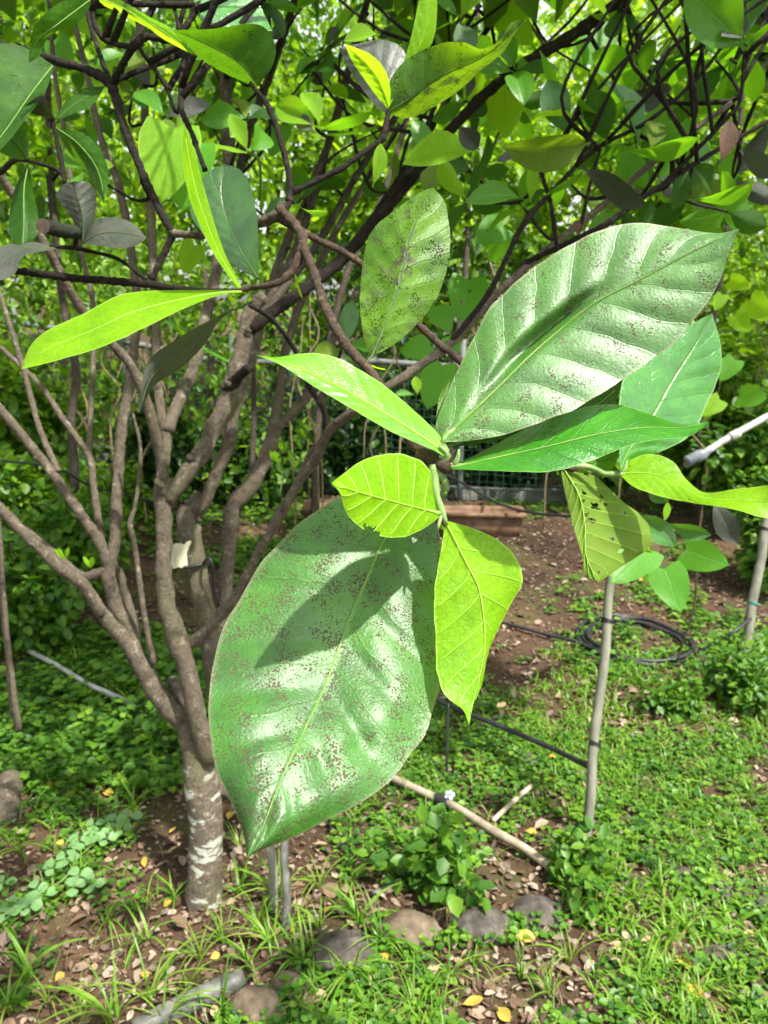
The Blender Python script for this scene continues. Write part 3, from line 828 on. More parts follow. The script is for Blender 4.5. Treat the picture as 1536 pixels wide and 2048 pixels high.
leaf_trace(tree, [(742, 715), (770, 650), (800, 560), (818, 480), (842, 420), (865, 375)],
           [(740, 715), (725, 660), (720, 590), (728, 510), (745, 460), (790, 420), (838, 386), (865, 375)],
           [(744, 715), (800, 680), (850, 630), (885, 570), (900, 500), (897, 440), (888, 400), (865, 375)],
           (.7, .72, .74, .76), .02, .02, 'spotted', n=54, m=30, nv=8, quilt=-.003, ripple=.004, rib='ribdark', petiole=[(728, 728, .69)])
leaf_trace(tree, [(776, 225), (830, 190), (890, 150), (960, 118), (1010, 80), (1055, 38)],
           [(776, 222), (780, 160), (820, 115), (880, 87), (930, 85), (962, 98), (1000, 80), (1022, 46), (1055, 38)],
           [(776, 228), (820, 236), (870, 212), (920, 180), (960, 142), (1008, 102), (1030, 66), (1055, 38)],
           (.97, .95, .92, .9), -.01, .06, 'spotted', n=50, m=26, nv=9, quilt=-.002, ripple=.006, rib='ribdark')
leaf_trace(tree, None, [(776, 218), (758, 198), (730, 160), (704, 122), (690, 88)], [(779, 212), (781, 180), (770, 140), (740, 108), (690, 88)],
           (.96, .94, .92), .01, -.02, 'lime', n=32, m=16, nv=8, rib='riblime', ribw=.001)
leaf_trace(tree, None, [(774, 228), (745, 205), (705, 150), (688, 120), (678, 95)], [(780, 222), (800, 170), (812, 110), (770, 80), (678, 95)],
           (.98, 1.0, 1.02), .01, .01, 'dusty', n=32, m=18, nv=8, rib='ribdark')
leaf_trace(tree, None, [(775, 218), (795, 165), (812, 110), (828, 50), (845, -40)], [(778, 215), (825, 135), (862, 90), (874, 30), (870, -45)],
           (.965, .95, .93), .0, .02, 'lime', n=32, m=16, nv=9, rib='riblime', ribw=.001)
leaf_trace(tree, [(516, 172), (480, 128), (420, 92), (345, 60)], [(518, 170), (545, 132), (551, 92), (530, 55), (490, 48), (420, 58), (345, 60)],
           [(514, 174), (492, 165), (448, 146), (400, 116), (370, 86), (345, 60)],
           (.97, .95, .93), -.02, .04, 'backlit', n=44, m=26, nv=7, quilt=-.002, rib='ribdark')
leaf_trace(tree, None, [(392, 10), (385, -20), (420, -30), (500, -30)], [(396, 14), (410, 52), (480, 58), (545, 62)], (1.02, 1.05, 1.08), .02, -.02, 'glossy2', n=30, m=16, rib='ribdark')
leaf_trace(tree, None, [(185, -15), (240, 0), (300, 35), (345, 60), (392, 112)], [(185, 0), (230, 22), (290, 52), (330, 80), (392, 112)],
           (1.03, .98, .96), .0, .03, 'lime', n=36, m=14, nv=10, rib='riblime')
leaf_trace(tree, [(180, 0), (120, 45), (75, 80), (58, 125)], [(185, 8), (150, 50), (100, 70), (80, 110), (58, 125)], [(178, -10), (120, 5), (75, 45), (60, 80), (58, 125)],
           (1.03, .98, .96), .02, -.02, 'backlit', n=32, m=16, rib='rib')
leaf_trace(tree, [(105, 132), (60, 190), (10, 262), (-60, 350)], [(105, 130), (50, 95), (-10, 90), (-80, 140), (-60, 350)], [(107, 134), (90, 185), (50, 240), (10, 290), (-60, 350)],
           (1.09, 1.0, .95), .03, -.02, 'backlit', n=40, m=24, rib='rib')
leaf_trace(tree, None, [(52, 322), (15, 312), (-20, 290), (-30, 250)], [(56, 320), (58, 285), (42, 250), (10, 240), (-30, 250)], (1.06, 1.04, 1.02), .02, -.02, 'glossy2', n=28, m=16, rib='ribdark')
leaf_trace(tree, None, [(112, 256), (135, 300), (165, 335), (190, 372), (208, 408)], [(114, 256), (170, 268), (205, 308), (217, 350), (208, 408)],
           (1.05, 1.03, 1.0), .04, 0, 'backlit', n=32, m=18, rib='rib')
leaf_trace(tree, None, [(163, 487), (145, 440), (116, 395), (125, 370), (150, 362)], [(168, 485), (190, 430), (192, 390), (178, 366), (150, 362)],
           (1.01, 1.0, .99), .01, .02, 'dusty', n=30, m=18, rib='ribdark')
leaf_trace(tree, None, [(166, 486), (185, 445), (230, 434), (270, 450), (293, 476)], [(168, 488), (200, 492), (240, 497), (275, 490), (293, 476)],
           (1.01, .99, .97), .03, -.02, 'dusty', n=30, m=16, rib='ribdark')
leaf_trace(tree, None, [(112, 495), (70, 484), (20, 488), (-30, 510), (-40, 570)], [(112, 498), (60, 508), (40, 520), (25, 552), (-40, 570)],
           (1.02, 1.0, .98), .03, -.02, 'dusty', n=30, m=16, rib='ribdark')
leaf_trace(tree, None, [(55, 330), (32, 370), (20, 420), (20, 470), (45, 500)], [(58, 330), (66, 380), (76, 430), (74, 470), (45, 500)],
           (1.06, 1.04, 1.02), .01, .02, 'backlit', n=30, m=16, rib='rib')
leaf_trace(tree, None, [(112, 240), (90, 235), (60, 225), (50, 210)], [(110, 238), (98, 215), (84, 190), (50, 210)], (1.05, 1.03, 1.02), .02, -.01, 'dusty', n=24, m=12, rib='ribdark')
leaf_trace(tree, None, [(112, 238), (130, 205), (165, 178), (210, 172)], [(114, 240), (160, 222), (190, 205), (210, 172)], (1.05, 1.06, 1.08), .02, -.02, 'backlit', n=24, m=12, rib='ribdark')
# right-hand shoot: chewed olive leaf and the twisted lime one
leaf_trace(tree, [(1128, 938), (1158, 990), (1170, 1050), (1172, 1110), (1196, 1166)],
           [(1122, 944), (1130, 985), (1146, 1050), (1164, 1110), (1170, 1148), (1196, 1166)],
           [(1136, 936), (1185, 948), (1240, 998), (1290, 1042), (1300, 1092), (1245, 1132), (1196, 1166)],
           (.98, .97, .955, .94), .0, .05, 'olive', n=90, m=50, nv=9, quilt=-.003, ripple=.004, rib='riblime', veins=True, ribw=.0014,
           holes=((.16, .05, .012), (.24, .18, .02), (.3, .08, .014), (.36, .3, .03), (.42, .05, .018), (.47, .12, .026), (.3, .62, .012), (.36, .55, .012), (.44, .75, .014), (.7, .6, .016), (.62, .4, .01), (.9, .3, .014), (.12, .8, .02), (.22, -.5, .01)))
leaf_trace(tree, None, [(1242, 944), (1262, 920), (1300, 908), (1345, 922), (1372, 958), (1410, 985), (1470, 978), (1560, 968)],
           [(1242, 952), (1270, 975), (1320, 992), (1380, 1005), (1430, 1012), (1480, 1022), (1520, 1034), (1560, 1040)],
           (.98, .95, .9, .87), .02, -.02, 'lime', n=60, m=26, nv=12, quilt=.002, ripple=.004, rib='riblime', ribw=.0012, holes=((.07, -.6, .015), (.45, .75, .012)))
leaf_trace(tree, None, [(1150, 930), (1180, 905), (1215, 898), (1240, 905)], [(1152, 935), (1190, 945), (1225, 938), (1240, 905)], (.99, 1.01, 1.02), 0, 0, 'green', n=20, m=12, rib='ribdark')
leaf_trace(tree, None, [(895, 890), (900, 880), (1100, 835), (1200, 790), (1245, 760)], [(900, 895), (1000, 880), (1120, 850), (1220, 810), (1245, 760)], (.58, .6, .62), .01, 0, 'backlit', n=30, m=12, rib='rib')
leaf_trace(tree, None, [(886, 890), (872, 850), (880, 790), (900, 760)], [(892, 885), (905, 840), (915, 795), (900, 760)], (.58, .6, .61), 0, .01, 'spotted', n=20, m=10, rib='ribdark')

# stalks and buds of the near shoot
for pts in ([(868, 930, .566, 24), (872, 985, .563, 18), (885, 1026, .56, 16), (893, 1050, .561, 9)], [(872, 928, .566, 24), (905, 934, .562, 17), (940, 930, .56, 11)], [(878, 930, .566, 20), (896, 912, .562, 15), (880, 893, .557, 9)],
            [(880, 925, .566, 20), (893, 900, .565, 15), (886, 880, .565, 12), (910, 857, .566, 9)], [(872, 935, .566, 22), (892, 975, .568, 17), (865, 1002, .582, 14), (812, 1010, .615, 12)], [(885, 1026, .56, 12), (872, 1026, .558, 10), (855, 1020, .55, 7)]):
    limb(pts, mat='shoot', name='stalk', knob=.15, rec=False)
for pts in ([(905, 935, .562, 12), (915, 918, .56, 13), (918, 898, .559, 4)], [(884, 1028, .56, 9), (878, 1046, .557, 9), (876, 1062, .556, 3)], [(1240, 948, .98, 12), (1250, 935, .98, 12), (1254, 920, .98, 4)]):
    limb(pts, mat='shoot', name='bud', knob=.1, rec=False)
# smaller leaves set one by one: (material, base, tip, depths, roll, width)
SM = [('glossy2', (1132, 272), (1098, 160), 1.55, 1.5, .2, 1.35), ('backlit', (1214, 288), (1190, 182), 1.5, 1.45, -.2, 1.45), ('glossy2', (1280, 292), (1248, 138), 1.52, 1.55, 1.0, .9),
      ('olive', (1180, 286), (1060, 322), 1.45, 1.35, -.6, .8), ('dusty', (1165, 334), (1276, 414), 1.5, 1.4, .6, .8), ('dusty', (1132, 300), (1004, 290), 1.5, 1.45, 1.2, .45),
      ('dusty', (1248, 182), (1345, 205), 1.6, 1.62, .6, 1.0), ('green', (1240, 300), (1390, 308), 1.5, 1.45, 1.1, .9), ('lime', (958, 306), (836, 284), 1.6, 1.5, .9, .7),
      ('lime', (1060, 405), (1070, 325), 1.5, 1.48, .3, .9), ('green', (1090, 390), (1170, 350), 1.5, 1.5, .9, .8), ('green', (1050, 400), (950, 372), 1.5, 1.45, 1.0, .8),
      ('dusty', (960, 300), (930, 265), 1.55, 1.5, .1, 1.2), ('olive', (1300, 300), (1320, 230), 1.5, 1.5, .3, 1.2), ('green', (1360, 310), (1300, 230), 1.6, 1.6, .6, 1.0),
      ('dead', (1440, 330), (1470, 240), 1.45, 1.42, .5, 1.0), ('dead', (1160, 470), (1150, 440), 1.5, 1.5, 0, 1.4), ('dusty', (1480, 300), (1545, 350), 1.45, 1.4, .4, 1.1), ('green', (1380, 400), (1500, 392), 1.5, 1.45, 1.0, .8),
      ('green', (1490, 100), (1400, -20), 1.4, 1.3, .4, 1.2), ('glossy2', (1495, 60), (1530, -40), 1.4, 1.35, -.4, 1.1), ('lime', (1492, 75), (1440, 15), 1.4, 1.4, .2, .8), ('dusty', (1490, 70), (1450, 62), 1.4, 1.35, 1, .9),
      ('lime', (496, 306), (464, 224), 1.45, 1.42, .3, .9), ('lime', (494, 306), (394, 282), 1.45, 1.4, 1.1, .7), ('green', (500, 305), (545, 250), 1.46, 1.5, .3, 1.0), ('lime', (640, 255), (615, 165), 1.5, 1.5, .5, .8), ('lime', (635, 255), (545, 195), 1.5, 1.5, .3, .9),
      ('green', (640, 260), (740, 235), 1.5, 1.45, .8, .8), ('backlit', (650, 270), (760, 262), 1.5, 1.5, 1.2, .8), ('dusty', (630, 265), (590, 230), 1.5, 1.5, .2, 1.2), ('lime', (745, 375), (770, 290), .97, .95, .5, .8),
      ('lime', (760, 70), (700, 58), .98, .95, 1.0, .8), ('lime', (842, 40), (855, -30), 1.0, 1.0, .6, .8), ('green', (1080, 100), (1120, 200), 1.7, 1.7, .8, .8), ('green', (1000, 130), (930, 85), 1.75, 1.75, .2, 1.3),
      ('limetop', (600, 415), (650, 435), .97, .96, 1.1, .6), ('lime', (590, 545), (600, 595), .88, .87, .9, .5), ('lime', (735, 728), (770, 742), .68, .67, 1.0, .5), ('lime', (835, 790), (832, 752), 1.5, 1.5, .2, 1.3),
      ('green', (830, 790), (795, 782), 1.5, 1.48, .8, .8), ('glossy2', (1278, 1025), (1338, 1085), 1.3, 1.25, .2, 1.0), ('glossy2', (1330, 1045), (1412, 1078), 1.35, 1.3, .6, .8), ('lime', (1328, 1045), (1338, 1005), 1.35, 1.35, .3, .9),
      ('glossy2', (1300, 960), (1330, 1010), 1.3, 1.3, .4, 1.4), ('dusty', (1425, 1000), (1470, 1085), 1.5, 1.45, .2, 1.1), ('green', (1260, 1050), (1290, 1110), 1.1, 1.08, 1.1, .8), ('lime', (880, 1040), (884, 1062), .562, .56, .9, .6),
      ('olive', (235, 165), (260, 178), 1.06, 1.06, .3, 1.4), ('green', (330, 640), (470, 745), D0 - .1, D0 - .1, 1.2, .4)]
for mt, b_, t_, d0, d1, ro, wd in SM:
    place(tree, rnd.choice(UL[mt]), P(*b_, d0), P(*t_, d1), ro, wd)

# ---- rosettes of leaves at the twig ends, each hung on the nearest limb
LP = [(p, r) for p, r in LIMBS]


def rosette(c, nl, size, mats):
    near = min(LP, key=lambda q: (q[0] - c).length)
    a = near[0]
    if (a - c).length > .75:
        return
    md = (a + c) / 2 + Vector((rnd.uniform(-.04, .04), rnd.uniform(-.04, .04), -.03))
    link('twig', tube_mesh('twig', [a, md, c], [.0055, .004, .003], M['barkdark'], n=10, k=6, knob=.3), tree)
    ax = ((c - a).normalized() + Vector((0, 0, .5))).normalized()
    u1 = ax.orthogonal().normalized()
    v1 = ax.cross(u1)
    ph = rnd.random() * 6
    for i in range(nl):
        an = ph + i * 2.4
        out = u1 * math.cos(an) + v1 * math.sin(an)
        el = rnd.uniform(-.1, .75)
        d_ = (out * math.cos(el) + ax * math.sin(el)).normalized()
        L_ = size * rnd.uniform(.7, 1.15)
        bs = c + ax * (-.012 * i / nl)
        place(tree, rnd.choice(UL[rnd.choice(mats)]), bs, bs + d_ * L_, rnd.uniform(-.5, .5), rnd.uniform(.8, 1.15), nrm=ax)


MG = ['green'] * 6 + ['lime'] + ['backlit'] * 4 + ['dusty', 'glossy2', 'olive', 'darkgloss']
cnt = 0
for (x0, x1, y0, y1, d0, d1, n) in [(380, 800, -60, 300, 1.75, 2.4, 15), (850, 1530, -60, 470, 1.7, 2.3, 30), (40, 380, -60, 420, 1.7, 2.4, 8), (980, 1500, 60, 420, 1.45, 1.75, 6), (560, 900, 380, 700, 2.1, 2.4, 4)]:
    for _ in range(n):
        rosette(P(rnd.uniform(x0, x1), rnd.uniform(y0, y1), rnd.uniform(d0, d1)), rnd.randint(4, 5), rnd.uniform(.09, .13), MG)
# a few young shoots on the bare limbs
for (x, y, d) in [(130, 1112, 1.95), (182, 1130, 1.98), (555, 920, 1.95)]:
    for i in range(3):
        c = P(x, y + 8, d)
        place(tree, UL['lime'][0], c, c + Vector((rnd.uniform(-.02, .02), rnd.uniform(-.02, .0), .035)), rnd.uniform(-1, 1), .8)
link('twig', tube_mesh('twig', [P(560, 985, 1.78), P(565, 955, 1.85), P(556, 925, 1.95)], [.002, .0015, .0012], M['shoot'], n=8, k=5), tree)

# ================================================================ leaf clouds
def leaf_cloud(C_, A, Nn, L_, W_, fold=.25, rv=None):
    """folded six-point leaves; C_ base points, A axes, Nn normals, L_ lengths, W_ widths"""
    n = len(C_)
    A = A / (np.linalg.norm(A, axis=1)[:, None] + 1e-9)
    X = np.cross(A, Nn)
    X /= np.linalg.norm(X, axis=1)[:, None] + 1e-9
    Z = np.cross(X, A)
    L_ = L_[:, None]; W_ = W_[:, None]
    def pt(t, s, dz):
        return C_ + A * L_ * t + X * W_ * s * .5 + Z * L_ * dz
    V = np.stack([pt(0, 0, 0), pt(.3, 1, fold * .3), pt(.7, .8, fold * .2), pt(1, 0, -.12), pt(.7, -.8, fold * .2), pt(.3, -1, fold * .3)], 1).reshape(-1, 3)
    b = np.arange(n)[:, None] * 6
    F = np.concatenate([b + np.array([[0, 1, 2, 3]]), b + np.array([[0, 3, 4, 5]])], 0)
    if rv is None: rv = rng.random(n)
    return V, F, np.repeat(rv, 6)


def unit(n):
    v = rng.normal(size=(n, 3))
    return v / np.linalg.norm(v, axis=1)[:, None]


def crown_mesh(name, centres, radii, per, L_, mat, up=.6, flat=1.0, wr=.55):
    Cs, R = np.repeat(centres, per, 0), np.repeat(radii, per)
    n = len(Cs)
    off = unit(n) * (rng.random(n) ** .45 * R)[:, None]
    off[:, 2] *= flat
    A = off / (np.linalg.norm(off, axis=1)[:, None] + 1e-6) * .8 + unit(n) * .7 + np.array([0, 0, -.25])
    Nn = unit(n) * (1 - up) + np.array([0, 0, up])
    L = L_ * rng.uniform(.4, 1.0, n) ** 1.3 * 1.7
    V, F, rv = leaf_cloud(Cs + off, A, Nn, L, L * wr * rng.uniform(.8, 1.2, n))
    return mesh_np(name, V, F, mat, rv=rv)


M['bgA'] = cloud_mat('foliage_mid_green', [(.035, .11, .01), (.11, .25, .014), (.18, .35, .018), (.05, .16, .01), (.27, .44, .03)], trans=.45)
M['bgB'] = cloud_mat('foliage_sunlit', [(.15, .3, .018), (.3, .5, .025), (.2, .4, .018), (.45, .6, .08)], trans=.5)  # lighter greens that carry sunlight on the far crowns in their colour
M['bgC'] = cloud_mat('foliage_shaded', [(.012, .045, .009), (.028, .085, .011), (.05, .13, .013), (.018, .06, .009)], trans=.3)  # greens darkened so the colour itself holds the deep shade of the hedge
M['cover'] = cloud_mat('ground_cover_leaf', [(.03, .1, .014), (.08, .21, .018), (.14, .3, .022), (.045, .14, .022), (.1, .25, .015), (.2, .36, .03)], trans=.35, tboost=1.4)
M['grass'] = cloud_mat('grass_blade', [(.07, .2, .015), (.14, .31, .02), (.22, .4, .04), (.1, .26, .015), (.3, .36, .08)], trans=.35, tboost=1.4, rough=.4)
M['grassdry'] = cloud_mat('dry_stem', [(.32, .24, .12), (.2, .15, .07), (.4, .32, .18)], trans=.1, rough=.8)
M['litter'] = cloud_mat('leaf_litter', [(.06, .036, .025), (.14, .085, .055), (.2, .13, .08), (.34, .25, .18), (.08, .05, .03), (.15, .085, .055), (.42, .34, .26), (.06, .04, .026)], trans=.0, rough=.75, spec=.3)
M['pale'] = cloud_mat('pale_leaflet', [(.12, .26, .07), (.18, .36, .12), (.22, .4, .16)], trans=.3, tboost=1.2)
M['stone'] = rough_mat('stone_grey', [(.3, (.03, .027, .022)), (.5, (.075, .065, .054)), (.7, (.15, .13, .11))], 26, bs=.6, bd=.004)
M['stonetan'] = rough_mat('stone_tan', [(.3, (.075, .056, .036)), (.55, (.15, .115, .078)), (.75, (.26, .21, .15))], 24, bs=.6, bd=.004)
M['pvc'] = rough_mat('pipe_grey', [(.3, (.05, .05, .042)), (.5, (.11, .11, .098)), (.7, (.2, .2, .18))], 30, rough=.5, bs=.15, bd=.001)
M['pvcwhite'] = rough_mat('pipe_white', [(.3, (.2, .2, .17)), (.5, (.4, .41, .38)), (.7, (.5, .5, .47))], 14, rough=.45, bs=.1, bd=.001)
M['pipetan'] = rough_mat('pipe_weathered', [(.3, (.2, .16, .11)), (.5, (.36, .3, .22)), (.7, (.48, .42, .33))], 22, rough=.8, bs=.5, bd=.002)
M['stake'] = rough_mat('stake_grey', [(.3, (.11, .12, .085)), (.5, (.19, .19, .145)), (.7, (.26, .25, .2))], 30, rough=.75, bs=.4, bd=.001, stretch=(1, 1, .15))
M['rubber'] = rough_mat('hose_black', [(.3, (.012, .012, .014)), (.7, (.03, .03, .034))], 30, rough=.45, bs=.1, bd=.001, spec=.5)
M['terracotta'] = rough_mat('planter_terracotta', [(.3, (.07, .04, .024)), (.5, (.15, .085, .05)), (.7, (.25, .16, .1))], 12, rough=.7, bs=.2, bd=.002)
M['rail'] = rough_mat('fence_rail', [(.3, (.09, .1, .095)), (.7, (.2, .21, .2))], 12, rough=.6, bs=.3, bd=.002)
M['net'] = rough_mat('net_green', [(.3, (.012, .05, .04)), (.7, (.03, .09, .07))], 20, rough=.7, bs=.1, bd=.001)
M['slat'] = rough_mat('slat_weathered', [(.3, (.12, .11, .085)), (.6, (.26, .24, .19)), (.75, (.36, .33, .27))], 10, rough=.85, bs=.5, bd=.003, stretch=(1, 1, .1))
M['kerb'] = rough_mat('edging_concrete', [(.3, (.08, .08, .07)), (.6, (.15, .15, .13))], 12, rough=.9, bs=.5, bd=.003)
M['tagm'] = rough_mat('tag_cream', [(.3, (.62, .6, .4)), (.7, (.75, .74, .58))], 20, rough=.5, bs=.1, bd=.001)
M['petal'] = rough_mat('petal_lilac', [(.3, (.5, .48, .75)), (.7, (.68, .66, .85))], 60, rough=.6, bs=.1, bd=.001)
M['yellowc'] = rough_mat('flower_eye', [(.3, (.6, .5, .1)), (.7, (.7, .6, .2))], 60)
M['vine'] = rough_mat('vine_stem', [(.3, (.12, .09, .045)), (.6, (.24, .19, .1))], 30, rough=.85)
M['greenties'] = rough_mat('tie_green', [(.3, (.03, .18, .14)), (.7, (.05, .25, .2))], 30)
M['plastic'] = rough_mat('plastic_clear_dull', [(.3, (.12, .14, .16)), (.7, (.32, .35, .37))], 14, rough=.25, bs=.3, bd=.003)

# ================================================================ the magnolia's own crown above the picture
def z_top(y):
    """height of the upper edge of the view at this distance"""
    return CAM_H + y * .355


cs_, rs_ = [], []
tips = [P(140, -40, D0 + .2), P(274, -40, D0 + .14), P(440, -40, D0 + .18), P(610, -60, D0 + .3), P(760, -80, D0 + .3), P(960, -20, D0 + .35), P(1040, -40, D0), P(1330, -70, D0 - .25), P(1560, 90, D0 - .4), P(95, -20, D0 + .3)]
for i in range(30):
    t0 = tips[i % len(tips)]
    e = Vector((t0.x + rnd.uniform(-.9, .9), t0.y + rnd.uniform(-.55, 1.5), 0))
    e.z = max(t0.z + .1, z_top(e.y) + rnd.uniform(.12, 1.0))
    md = (t0 + e) / 2 + Vector((0, 0, .12))
    link('branch', tube_mesh('branch', [t0, md, e], [.009, .007, .004], M['barkdark'], n=12, k=6, knob=.25), tree)
    for q_ in (e, md.lerp(e, .5)):
        q_ = Vector(q_)
        q_.z = max(q_.z, z_top(q_.y) + .15)
        cs_.append(list(q_)); rs_.append(rnd.uniform(.2, .36))
cm = crown_mesh('crown', np.array(cs_), np.array(rs_), 55, .15, M['bgA'], up=.6, flat=.55, wr=.5)
tag(link('crown', cm, tree), kind='stuff')

# ================================================================ trees behind the fence, plus unseen ones added at the sides
BGT = [  # px at ground, depth, height, spread, material, label
    (60, 9.8, 5.6, 1.7, 'bgA', 'leafy tree behind the fence where its rail runs off furthest from the planters'),
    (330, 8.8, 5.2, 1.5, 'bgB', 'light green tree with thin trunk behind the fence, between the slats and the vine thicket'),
    (560, 9.6, 5.8, 1.6, 'bgA', 'tall mid-green tree rising behind the weathered slat panel'),
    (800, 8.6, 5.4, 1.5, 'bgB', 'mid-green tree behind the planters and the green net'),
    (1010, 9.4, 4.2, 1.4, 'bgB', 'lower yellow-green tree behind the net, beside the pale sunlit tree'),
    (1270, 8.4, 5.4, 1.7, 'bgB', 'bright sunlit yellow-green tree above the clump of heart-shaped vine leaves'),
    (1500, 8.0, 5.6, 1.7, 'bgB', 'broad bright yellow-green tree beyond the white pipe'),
    (180, 12.5, 5.2, 2.0, 'bgA', 'tall back-row tree seen between the magnolia limbs'),
    (760, 13.0, 5.0, 1.9, 'bgA', 'tall back-row tree glimpsed past the long dark limbs'),
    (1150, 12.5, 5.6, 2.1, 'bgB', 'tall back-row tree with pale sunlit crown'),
    (1650, 11.0, 7.0, 2.2, 'bgA', 'tall back-row tree beyond the brambles and white pipe'),
    (-180, 11.0, 6.6, 2.0, 'bgA', 'tall back-row tree rising past the vine thicket'),
    (-900, 4.2, 4.6, 1.3, 'bgA', 'unseen tree added past the weedy bank beyond the dead stems to dim the side light'),  # out of view, added to cut low ambient light from this side
    (2350, 4.6, 5.0, 1.4, 'bgA', 'unseen tree added past the leaning stake to dim the side light'),  # also out of view, added to darken the opposite side
]


def bg_tree(px, d, h, sp, mat, label):
    b = P(px, 1024, d)
    b = Vector((b.x, b.y, 0))
    b.z = hz(b.x, b.y) - .05
    r = empty('broadleaf_tree', b, label, 'tree', 'trees behind the fence')
    top = b + Vector((rnd.uniform(-.3, .3), rnd.uniform(-.2, .2), h * .9))
    path = [b, b + Vector((rnd.uniform(-.1, .1), 0, h * .3)), b + Vector((rnd.uniform(-.25, .25), 0, h * .6)), top]
    link('trunk', tube_mesh('trunk', path, [.07, .055, .04, .012], M['bark'], n=26, k=8, knob=.15), r)
    cs, rs = [], []
    for i in range(9):
        z = rnd.uniform(.22, .85) * h
        a = rnd.uniform(0, 6.28)
        t = z / (h * .9)
        p0 = path[0].lerp(top, t * .8)
        p2 = p0 + Vector((math.cos(a) * sp * rnd.uniform(.5, 1), math.sin(a) * sp * rnd.uniform(.3, .7), rnd.uniform(.15, .7)))
        pm = (p0 + p2) / 2 + Vector((0, 0, .1))
        link('limb', tube_mesh('limb', [p0, pm, p2], [.022, .015, .006], M['bark'], n=12, k=6, knob=.2), r)
        for q in (p2, pm, p2 + Vector((rnd.uniform(-.5, .5), rnd.uniform(-.3, .3), rnd.uniform(-.4, .5)))):
            cs.append(q); rs.append(rnd.uniform(.3, .6))
    for i in range(46):
        a, rr = rnd.uniform(0, 6.28), sp * rnd.uniform(.1, 1.1)
        cs.append(b + Vector((math.cos(a) * rr, math.sin(a) * rr * .6, rnd.uniform(.12, 1.0) * h)))
        rs.append(rnd.uniform(.22, .5))
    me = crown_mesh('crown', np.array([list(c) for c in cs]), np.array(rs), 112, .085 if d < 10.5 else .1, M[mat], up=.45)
    tag(link('crown', me, r), kind='stuff')


for a in BGT: bg_tree(*a)
# unseen tree added so that its crown dapples the left ground with shade
ob = Vector((-2.7, -.4, hz(-2.7, -.4) - .05))
r = empty('broadleaf_tree', ob, 'unseen tree added so its overhanging crown shades the bare soil by the creeper', 'tree', 'trees behind the fence')
link('trunk', tube_mesh('trunk', [ob, ob + Vector((.1, 0, 1.3)), ob + Vector((.3, .1, 2.6)), ob + Vector((.5, .2, 3.6))], [.07, .06, .045, .015], M['bark'], n=24, k=8, knob=.15), r)
cs = []
for i in range(12):
    p0 = ob + Vector((.2, .05, rnd.uniform(1.9, 3.2)))
    p2 = ob + Vector((rnd.uniform(-.6, 2.2), rnd.uniform(-1.0, 1.5), rnd.uniform(2.6, 3.6)))
    link('limb', tube_mesh('limb', [p0, (p0 + p2) / 2 + Vector((0, 0, .1)), p2], [.025, .015, .006], M['bark'], n=12, k=6, knob=.2), r)
    cs += [p2, (p0 + p2) / 2]
tag(link('crown', crown_mesh('crown', np.array([list(q) for q in cs]), np.full(len(cs), .3), 50, .12, M['bgA']), r), kind='stuff')

# ---- thin bare stems rising behind the magnolia (saplings)
STEM = [((132, 1075, 3.9), (150, 960, 3.9), (142, 840, 3.9), (152, 740, 3.9), (120, 560, 3.95), (100, 300, 4.0), (90, -60, 4.1), 20, 'pale crooked sapling stem between the low spreading limbs and the vine bank'),
        ((625, 1040, 5.0), (640, 800, 5.0), (690, 560, 5.0), (770, 380, 5.1), (850, 100, 5.2), (880, -60, 5.3), None, 16, 'slim sapling leaning over the slat panel'),
        ((905, 1010, 5.9), (900, 800, 5.9), (930, 560, 5.9), (940, 300, 6.0), (960, -60, 6.1), None, None, 15, 'straight slim sapling behind the planters'),
        ((420, 1000, 5.6), (425, 820, 5.6), (410, 560, 5.6), (380, 250, 5.7), (360, -60, 5.8), None, None, 15, 'straight slim sapling showing between the two main stems'),
        ((1410, 1010, 5.0), (1400, 800, 5.0), (1440, 560, 5.0), (1480, 250, 5.1), (1500, -60, 5.2), None, None, 14, 'slim sapling behind the white pipe')]
for s in STEM:
    pts = [q for q in s[:7] if q]
    base = P(*pts[0])
    base.z = hz(base.x, base.y) - .03
    r = empty('sapling', base, s[8], 'sapling', 'saplings behind the magnolia')
    w_ = [base] + [P(*q) for q in pts[1:]]
    rad = [s[7] / 2 * pts[0][2] / FPX * (1 - .5 * i / len(w_)) for i in range(len(w_))]
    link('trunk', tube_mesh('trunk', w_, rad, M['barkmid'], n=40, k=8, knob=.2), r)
    cs = []
    for i in range(5):
        p0 = w_[-2].lerp(w_[-1], rnd.uniform(-.6, .8))
        p2 = p0 + Vector((rnd.uniform(-.5, .5), rnd.uniform(-.3, .3), rnd.uniform(.1, .5)))
        link('limb', tube_mesh('limb', [p0, (p0 + p2) / 2 + Vector((0, 0, .05)), p2], [.01, .007, .003], M['barkdark'], n=8, k=5), r)
        cs += [p2, (p0 + p2) / 2]
    tag(link('crown', crown_mesh('crown', np.array([list(c) for c in cs]), np.full(len(cs), .3), 60, .09, M['bgA']), r), kind='stuff')

